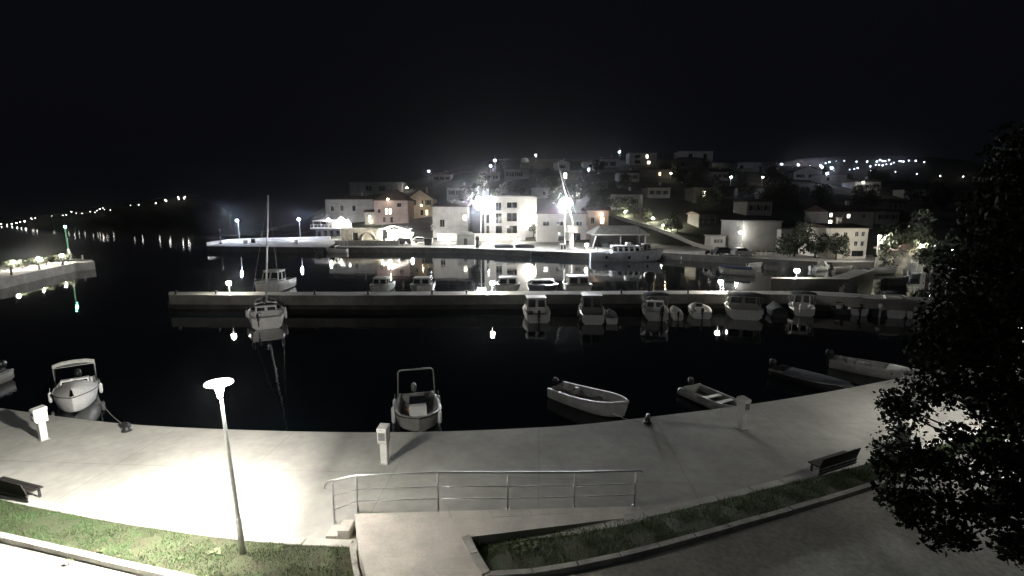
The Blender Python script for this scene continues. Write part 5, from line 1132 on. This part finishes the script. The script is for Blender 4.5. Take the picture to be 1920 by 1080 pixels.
for i in range(4): m = MB(); m.tube([(-.6, .0, -.8 + i * .35), (.4, 0, -.8 + i * .35)], .03, 6); m.build('rung', white_gel, t)
q = G(1219, 549, PZ); t = thing('hooded_post', 'black rounded hood on a short post on the middle pier', 'post', (q.x, q.y + .3, PZ))
m = MB(); m.lathe([(.18, 0), (.16, .5), (.2, .75), (.46, 1.05), (.58, 1.45), (.5, 1.8), (.2, 2.0)], n=14); m.build('hood', black_pl, t, True); m = MB(); m.lathe([(.26, -.01), (.26, .04)], n=12); m.build('foot', dark_metal, t)

# ------------------------------------------------------------------ lamps of the harbour
def glow(name, c, s): return EM(name, c, s)
def globe_lamp(pos, h, r, label, power, c=(1, .95, .86), name='pier_lamp', group='globe lamps on the piers', em=None):
    t = thing(name, label, 'lamp', pos, group=group)
    m = MB(); m.lathe([(.11, 0), (.11, .05), (.055, .09), (.05, h - r - .02), (.09, h - r)], n=10); m.build('post', galv, t)
    m = MB(); m.ball((0, 0, h), r, 10, 6); m.build('globe', glow(em or f'globe_{power}_{c[2]}', c, power), t, True)
    m = MB(); m.lathe([(r * .75, h + r * .72), (r * .4, h + r * 1.08), (.02, h + r * 1.15)], n=10); m.build('cap', dark_metal, t)
    return t
for px, py, lb, pw, h in [(431, 551.5, 'globe lamp near the free end of the middle pier', 700, 1.05), (923, 549.5, 'globe lamp on the pier straight before the white block', 800, .95), (1350, 548, 'globe lamp on the pier by the hardtop cruiser', 900, 1.0)]:
    q = G(px, py, PZ); globe_lamp((q.x, q.y, PZ), h, .21, lb, pw)
q = G(1493, 521.5, PZ); globe_lamp((q.x, q.y, PZ), .85, .28, 'globe lamp on the tip of the farther pier', 420)
def street_lamp(px, ytop, label, power=60, H=5.0, base=None, c=(.86, .9, 1.0), r=.22, Y=None, group='street lamps of the far town', arm=.5):
    if base is not None: q = G(px, base, FZ); Y = q.y; zb = FZ; top = D(px, ytop, Y).z
    else:
        # on the hill: walk the ray until the ground is H below it
        if Y is None:
            d = ray(px, ytop); y = 75.0
            while y < YR + 20:
                p_ = C0 + d * (y / d.y)
                if p_.z - terrain(p_.x, p_.y) <= H: break
                y += .5
            Y = y
        top = D(px, ytop, Y).z; zb = terrain(D(px, ytop, Y).x, Y)
    x = D(px, ytop, Y).x; t = thing('street_lamp', label, 'street lamp', (x, Y, zb), group=group); h = top - zb
    m = MB(); m.tube([(0, .02 + r, -.6), (0, .02 + r, h * .6), (0, .02 + r, h + r * .4)], [.10, .075, .05], 8); m.build('pole', galv, t)
    m = MB(); m.tube([(0, r * 1.1, h + r * .35), (0, 0, h + r * 1.05)], .04, 6); m.build('arm', galv, t)
    m = MB(); m.ball((0, 0, h), r, 10, 6, sz=.8); m.build('lamp_glass', glow(f'street_{power}_{c[2]}_{c[1]}', c, power), t, True)
    m = MB(); m.lathe([(r * .95, h + r * .55), (r * .6, h + r * .95), (.03, h + r * 1.05)], n=10); m.build('hood', dark_metal, t)
    return t
BL = (.72, .78, 1.0); WH = (1, .95, .88); WA = (1, .86, .62)
street_lamp(444.5, 413, 'slender blue-white lamp near the breakwater tip', 2600, base=454.5, c=BL, r=.28)
street_lamp(560, 411, 'slender blue-white lamp halfway along the breakwater', 2600, base=450.5, c=BL, r=.28)
q = G(414, 457.5, FZ); t = thing('beacon_post', 'unlit dark beacon post at the breakwater tip', 'beacon', q); m = MB(); m.lathe([(.3, 0), (.3, .3), (.09, .4), (.08, 3.0), (.3, 3.1), (.3, 3.5), (.1, 3.7)], n=10); m.build('post', dark_metal, t); m = MB(); m.tube([(.0, 0, 2.6), (.9, 0, 2.9)], .05, 6); m.build('bracket', dark_metal, t)
for px, lb in ((461, 'squat white bollard block on the breakwater near its tip'), (475, 'dark mooring post on the breakwater'), (556, 'white box at the foot of the middle breakwater lamp')):
    q = G(px, 456, FZ); t = thing('breakwater_block', lb, 'bollard', q); m = MB(); m.rbox(-.45, .45, -.3, .3, 0, .9 if px != 475 else 1.1, .1); m.build('block', white_gel if px != 475 else black_pl, t); m = MB(); m.box(-.5, .5, -.35, .35, -.004, .08); m.build('plinth', conc2, t)
# floodlight masts
def floodlight(px, base, ytop, label, s, n=3):
    q = G(px, base, FZ); q.y += .5; h = D(px, ytop, q.y).z - FZ; x = D(px, ytop, q.y).x
    t = thing('floodlight_mast', label, 'floodlight', (x, q.y, FZ), group='floodlight masts of the yard')
    m = MB(); m.tube([(0, .5, -.2), (0, .5, h * .5), (0, .5, h + .5)], [.16, .12, .08], 10); m.build('mast', galv, t)
    m = MB(); m.tube([(-s * 1.15, .5, h), (s * 1.15, .5, h)], .06, 6); m.build('crossbar', galv, t)
    spots = [(0, 0), (-1, 0), (1, 0), (-.5, .85), (.5, .85), (-.5, -.85), (.5, -.85)][:n]
    for k, (ux, uz) in enumerate(spots):
        xx, zz = ux * s * 1.02, h + uz * s * 1.02; r_ = s * .5; tl = Vector((0, -1, -.28)).normalized(); c_ = Vector((xx, .2, zz))
        m = MB(); m.tube([c_ - tl * .32, c_ - tl * .2, c_ + tl * .12, c_ + tl * .2], [r_ * .45, r_ * .8, r_ * .98, r_], 16); hd_ = m.build('floodlight_head', dark_metal, t)
        m = MB(); m.tube([c_ + tl * .205, c_ + tl * .235], [r_ * .95, r_ * .8], 16); m.build('lens', E_floodf, hd_)
        m = MB(); m.tube([c_ - tl * .25, Vector((xx, .5, h))], .04, 5); m.build('yoke', galv, hd_)
    m = MB(); m.rbox(-.5, .5, .62, .8, h - 1.2, h - .9, .03); w2 = m.build('rear_fill_light', dark_metal, t)  # rear light added to brighten the facades behind the mast
    m = MB(); m.add([(-.45, .804, h - 1.17), (.45, .804, h - 1.17), (.45, .804, h - .93), (-.45, .804, h - .93)], [(3, 2, 1, 0)]); m.build('lens', E_fill, w2)
    return t
E_fill = EM('rear_fill_glow', (.94, .97, 1.0), 1500); E_floodf = EM('floodlight_glow', (.94, .97, 1.0), 1800)
floodlight(901, 461, 381, 'brightest floodlight mast standing before the white block', 1.05, 7)
floodlight(1061, 470, 381, 'floodlight mast beside the leaning crane boom', .78, 7)
# leaning crane boom
q = G(1074, 470, FZ); q.y += 2.5; t = thing('harbour_crane', 'small harbour crane with a long thin leaning boom', 'crane', (q.x, q.y, FZ)); e = D(1046, 306, q.y) - Vector((q.x, q.y, FZ)); f0 = D(1078, 432, q.y) - Vector((q.x, q.y, FZ))
m = MB(); m.lathe([(1.0, 0), (1.0, .3), (.5, .5), (.45, f0.z)], n=12); m.build('pedestal', off_gel, t)
m = MB(); m.rbox(-.9, 1.2, -.7, .7, f0.z - .4, f0.z + 1.0, .1); m.build('slewing_cab', off_gel, t)
m = MB(); m.tube([f0, f0.lerp(e, .5), e], [.16, .12, .06], 8); m.build('boom', white_gel, t)
m = MB(); m.tube([f0 + Vector((1, 0, 1.2)), e], .03, 5); m.build('stay_cable', steel, t)
# yard lamps, wall lamps, shrub lights
def wall_lamp(pos, r, power, label, c=WH, name='wall_lamp', group='wall lamps of the far town', reach=.6):
    t = thing(name, label, 'lamp', pos, group=group)
    m = MB(); m.ball((0, 0, 0), r, 10, 6); m.build('globe', glow(f'wall_{power}_{c[2]}', c, power), t, True)
    m = MB(); m.tube([(0, r * .8, .0), (0, max(r + .2, reach), .05)], r * .16, 6); m.build('bracket', dark_metal, t); return t
def WL(px, py, Y, r, power, label, c=WH, reach=.6): return wall_lamp(D(px, py, Y), r, power, label, c, reach=reach)
def post_lamp(px, py, Y, zb, r, power, label, c=WH):
    top = D(px, py, Y); return globe_lamp((top.x, Y, zb), top.z - zb, r, label, power, c, 'yard_lamp', 'post lamps of the yard')
yq = G(740, 458, FZ).y
post_lamp(728, 431, yq + 8, FZ, .32, 2600, 'bright lamp over the white pavilion in the floodlit yard')
post_lamp(772, 438, yq + 6, FZ, .3, 2200, 'yard lamp beside the white car')
ty = G(628, 446, FZ).y
post_lamp(652, 414, ty + .4, FZ, .24, 3000, 'lamp glowing against the pointed tent')
post_lamp(616, 411, ty + .3, FZ + 2.9, .2, 2500, 'lamp at the edge of the terrace awning')
for px, lb in ((838, 'knee-high lamp added to light the pale end of the yard wall'), (922, 'knee-high lamp added to light the middle of the white yard wall'), (968, 'knee-high lamp added to light the far end of the white yard wall')):
    q = G(px, 455.5, FZ); globe_lamp((q.x, q.y, FZ), .75, .15, lb, 2400, WH, 'added_wall_lamp', 'low lamps added to light the yard wall')  # added so the yard wall and lower facade are lit from below
post_lamp(1100, 459, G(1100, 474, FZ).y + 3, FZ, .26, 2500, 'lamp among the boats beside the pale house')
WL(727, 374, T(735, 420).y - 1, .3, 60, 'round lamp under the eaves of the pink house', WA, reach=1.05)
WL(694, 415, T(693, 420).y - 1, .22, 120, 'round lamp at the annex corner', WA, reach=1.05)
WL(763, 352, T(705, 364).y - 1, .35, 120, 'lamp at the bright end of the upper terrace building', WH, reach=1.05)
WL(790, 385, T(789, 409).y - 1.6, .2, 60, 'warm lamp in front of the cream gable', WA, reach=1.6)
WL(998, 409, T(957, 449).y - 1.0, .28, 1300, 'wall lamp washing the corner of the white block', WH, reach=1.05)
WL(1128, 402, T(1119, 450).y - 1.0, .2, 130, 'warm lamp at the pink house corner', WA, reach=1.05)
WL(1388, 436, T(1426, 470).y - 1.2, .22, 420, 'lone wall lamp on the blank hall', WH, reach=1.25)
WL(1020, 381, T(1014, 372).y - 1, .25, 60, 'small lamp before the grey house above the white block', WA, reach=1.05)
WL(928, 355, T(930, 352).y - 1, .2, 60, 'little lamp behind the white block roof', BL)
for px, py, lb in ((1150, 378, 'spotlight in the floodlit hedge, upper'), (1170, 398, 'spotlight in the floodlit hedge, lower'), (1240, 424, 'spotlight at the bend of the ramp road'), (1222, 410, 'spotlight halfway up the ramp road')):
    q = T(px, py + 6); wall_lamp(q + Vector((0, -1.2, 1.0)), .17, 1500 if px != 1240 else 6000, lb, (1, .97, .78))
# street lamps
for px, py, pw, c, H, lb in [
    (804, 321, 80, BL, 5, 'blue-white street lamp at the left end of the hill road'), (920, 311, 90, BL, 7, 'left of two close street lamps above the white block'), (928, 301, 90, BL, 9, 'taller of two close street lamps above the white block'),
    (1005, 291, 60, WH, 4, 'hilltop lamp beside the domed tank'), (1104, 318, 90, BL, 5, 'street lamp under the low white ridge house'), (1161, 285, 120, BL, 6, 'ridge street lamp above the projecting-wing house'),
    (1212, 293, 40, WA, 3, 'lamp on the villa balcony'), (1331, 292, 60, WH, 5, 'lamp at the corner of the tall ridge house'), (1371, 332, 120, BL, 5, 'solitary blue-white lamp in the dark slope'),
    (1466, 308, 160, BL, 5, 'bright blue-white lamp at the left end of the lit ridge road'), (1497, 309, 70, WH, 5, 'lamp above the pale gabled ridge house'), (1517, 311, 70, WH, 5, 'second lamp above the pale gabled ridge house'),
    (1551, 325, 160, BL, 5, 'lamp in front of the white ridge-road house'), (1619, 342, 60, WH, 4, 'single lamp below the far light cluster'), (1541, 313, 140, BL, 6, 'lamp over the ridge road bend'), (1560, 315, 120, BL, 6, 'lamp just behind the ridge road bend'),
    (1430, 332, 20, WA, 3, 'weak warm lamp among the dark trees of the slope'), (1258, 325, 20, WA, 3, 'weak warm lamp below the villas')]:
    street_lamp(px, py, lb, pw * 3, H, c=c, r=.34)
street_lamp(1650, 444, 'round street lamp on the quay right of the three-storey house', 1500, base=494, c=WH, r=.24)
street_lamp(1729, 460, 'yellowish lamp shining through trees by the stone house', 800, base=503, c=(1, .97, .72), r=.22)
street_lamp(1788, 470, 'lone blue-white lamp seen against the dark tree', 420, base=505, c=BL, r=.24)
street_lamp(1751, 492, 'short lamp by the waterside shrubs', 160, base=506, c=WH, r=.14)
# mole lamps, green beacon
for px, py, lb in ((27, 492, 'low lamp among shrubs on the mole, at the picture edge'), (74, 485, 'low lamp among shrubs in the middle of the mole'), (117, 478, 'low lamp among shrubs nearest the green beacon')):
    q = G(px, py + 14, 1.2); globe_lamp((q.x, q.y, 1.2), 1.1, .17, lb, 1700, (1, .93, .82), 'garden_lamp', 'low lamps on the mole')
    for k in range(2):
        small_tree(q + Vector((-1.1 + k * .9, .75 + k * .5, 0)), .95, f'lit rounded shrub {"behind" if k else "left of"} the low lamp' + lb.split('shrubs')[1], 2, 'shrub', 'shrub', 'shrubs on the mole', .8)
q = G(131, 487.5, 1.2); t = thing('harbour_beacon', 'green harbour light on a white flared column at the mole head', 'beacon', q); hb = D(131, 425, q.y).z - 1.2
m = MB(); m.lathe([(.42, 0), (.36, .2), (.22, 1.2), (.17, 1.8)], n=14); m.build('base', white_gel, t, True)
m = MB(); m.lathe([(.11, 1.8), (.10, hb - .25), (.3, hb - .22), (.3, hb - .15)], n=12); m.build('column', M('beacon_green', (.10, .25, .16), .6, .1, 3), t)
m = MB(); m.lathe([(.14, hb - .15), (.16, hb), (.14, hb + .16)], n=12); m.build('lantern', glow('green_light', (.25, 1.0, .72), 90), t)
m = MB(); m.lathe([(.26, hb + .161), (.2, hb + .26), (.03, hb + .36)], n=12); m.build('roof', dark_metal, t)
q = G(155, 488, 1.2); t = thing('mole_post', 'small pale post at the very end of the mole', 'bollard', q); m = MB(); m.lathe([(.14, 0), (.12, .6), (.16, .7), (.1, .85)], n=10); m.build('post', off_gel, t); m = MB(); m.box(-.2, .2, -.2, .2, -.004, .05); m.build('plinth', conc2, t)
for px, py, lb in ((22, 517, 'short dark edge post below the low lamp at the picture edge'), (74, 506, 'short dark edge post below the middle low lamp of the mole'), (117, 498, 'short dark edge post nearest the green beacon')):
    q = G(px, py, 1.2); t = thing('edge_post', lb, 'bollard', q, group='edge posts of the mole'); m = MB(); m.lathe([(.10, 0), (.09, .9), (.12, .95), (.05, 1.05)], n=10); m.build('post', oldwood, t); m = MB(); m.box(-.16, .16, -.16, .16, -.004, .05); m.build('plinth', conc2, t)

# lights of the far shore and far hill
far_bulb = {}
FARH = [(1300, 330), (1400, 312), (1500, 300), (1650, 296), (1750, 300), (1900, 318), (2100, 330)]
def on_ridge(px, py, tab, yf, span, H):
    for k in range(200):
        y = yf + span * k / 199; zt = CAMZ + (HOR - interp(tab, px)) / FPX * (yf + span); zs = lerp(-.5, max(zt, .4), math.sin(k / 199 * math.pi / 2))
        if zs >= D(px, py, y).z - H: return max(yf, y - 1.5)
    return yf + span
def far_light(px, py, Y, r, power, c, label, group):
    p_ = D(px, py, Y); t = thing('distant_lamp', label, 'lamp', p_, group=group)
    key = (round(r, 2), power, c)
    if key not in far_bulb:
        m = MB(); m.ball((0, 0, 0), r, 8, 5); a_ = m.mesh('lamp_glass', glow(f'far_{power}_{c[2]}_{c[1]}', c, power), True); m = MB(); m.tube([(0, r * .6, -6), (0, r * .6, 0)], .06, 5); far_bulb[key] = (a_, m.mesh('pole', dark_metal))
    obj('lamp_glass', far_bulb[key][0], t); obj('pole', far_bulb[key][1], t)
LS = 'tiny white light strung along the far shore across the bay'
for px, py, r in [(2, 420, .5), (13, 421, .45), (22, 420, .6), (31, 418, .6), (38, 416, .5), (46, 415, .75), (58, 409, .35), (60, 411, .35), (66, 409, .45), (97, 405, .3), (118, 404, .45), (124, 403, .4), (134, 397, .6), (143, 400, .35), (154, 400, .4), (169, 397, .4), (178, 398, .35), (187, 392, .75), (193, 390, .4), (196, 393, .3), (207, 394, .45), (245, 385, .4), (260, 384, .6), (292, 381, .8), (310, 375, 1.0), (312, 377, .8), (334, 370, .9), (335, 373, .9), (347, 369, .8), (345, 372, 1.0), (35, 424, .3), (182, 395, .4)]:
    far_light(px, py, on_ridge(px, py, SHORE_TOP, interp(SHORE_Y, px), 60, 3.0), r * .48, 12, WH, LS, 'lights on the far shore')
LF = 'tiny blue-white light of the distant town on the far hill'
for px, py, r in [(1583, 301.5, .8), (1606, 303, .9), (1602, 317, .7), (1608, 315, .9), (1593, 318, .6), (1626, 303, 1.0), (1644, 303, 1.0), (1650, 300, 1.2), (1655, 302, 1.0), (1660, 302, .9), (1667, 300, 1.1), (1671, 307, .8), (1632, 312, .9), (1632, 320, .8), (1648, 309, .8), (1655, 310, 1.0), (1642, 309, .7), (1687, 302, 1.0), (1690, 302.5, .9), (1694, 303, .9), (1704, 301, .8), (1717, 301.5, 1.0), (1733, 304, .8), (1548, 306, .8), (1555, 304, .9), (1568, 302, .5), (1538, 310, 1.1), (1679, 322, .7), (1719, 326, .7), (1763, 330, .8), (1806, 331, .8), (1840, 331, .7), (1662, 308, .6), (1676, 305, .6)]:
    far_light(px, py, on_ridge(px, py, FARH, 700, 200, 5.0), r * 1.1, 9, BL if px < 1740 else WH, LF, 'lights on the far hill')
for px, py in ((1618, 354), (1629, 354), (966, 396)): pass

# ------------------------------------------------------------------ trees of the far town
for px, py, s, k, lb in [(788, 404, 2.3, 2, 'dark rounded bush before the cream gable'), (775, 404, 2.0, 0, 'dark bush between the pink and cream houses'), (1000, 446, 2.2, 3, 'small tree at the corner of the white block'), (972, 441, 1.7, 0, 'round clipped tree before the white block windows'),
    (1140, 388, 2.6, 0, 'floodlit pale tree at the upper end of the hedge'), (1155, 396, 2.6, 2, 'floodlit bushy tree above the ramp road'), (1172, 402, 2.8, 0, 'floodlit tree with dark core above the ramp road'), (1190, 408, 2.4, 2, 'pale lit shrub tree halfway down the ramp road'), (1212, 417, 2.2, 3, 'lit shrub tree by the pole on the ramp road'), (1258, 434, 2.6, 0, 'glaring lit tree at the ramp road bend'), (1270, 436, 2.0, 2, 'drooping lit shrub below the ramp road bend'),
    (1392, 372, 2.8, 0, 'pale lit tree alone on the dark slope'), (1412, 372, 2.2, 3, 'second pale lit tree on the dark slope'), (1488, 484, 3.2, 0, 'big dark tree in front of the low dim building'), (1528, 486, 2.6, 2, 'dark spreading tree left of the three-storey house'), (1566, 490, 2.3, 3, 'dark tree against the three-storey house front'),
    (1668, 478, 3.0, 0, 'tree lit from below by the round street lamp'), (1690, 498, 4.0, 1, 'tall dark tree with two thin trunks by the water'), (1715, 500, 3.0, 3, 'tree with yellow-lit leaves around the stone house lamp'), (1742, 508, 2.4, 2, 'waterside shrub at the foot of the short lamp'), (1765, 512, 2.6, 0, 'dark waterside tree next to the big tree'),
    (1545, 372, 2.5, 0, 'faintly lit tree above the broad dark-roofed house')]:
    small_tree(T(px, py), s, lb, k)
r3 = random.Random(77)
n_t = 0
while n_t < 70:
    px = r3.uniform(840, 1780); py = r3.uniform(318, 400)
    if 1000 < px < 1010: continue
    q = T(px, py)
    if q.y > YR - 4: continue
    s = r3.uniform(2.0, 4.2); small_tree(q, s, 'dark tree on the unlit wooded hillside of the far town', r3.randrange(4), group='dark trees on the hillside'); n_t += 1

# ------------------------------------------------------------------ thin haze volume, added to give the lamps a halo
m = MB(); m.box(-1500, 1500, -25, 1400, -5, 125); hz = m.build('haze', [])
hm = bpy.data.materials.new('halo_haze'); hm.use_nodes = True; nt = hm.node_tree; nt.nodes.clear()
out = nt.nodes.new('ShaderNodeOutputMaterial'); pv = nt.nodes.new('ShaderNodeVolumePrincipled')
pv.inputs['Color'].default_value = (.95, .97, 1.0, 1); pv.inputs['Density'].default_value = 0.00016; pv.inputs['Anisotropy'].default_value = 0.98
nt.links.new(pv.outputs[0], out.inputs['Volume']); hz.data.materials.append(hm); tag(hz, 'thin haze added to give the lamps a halo', 'haze', kind='stuff')
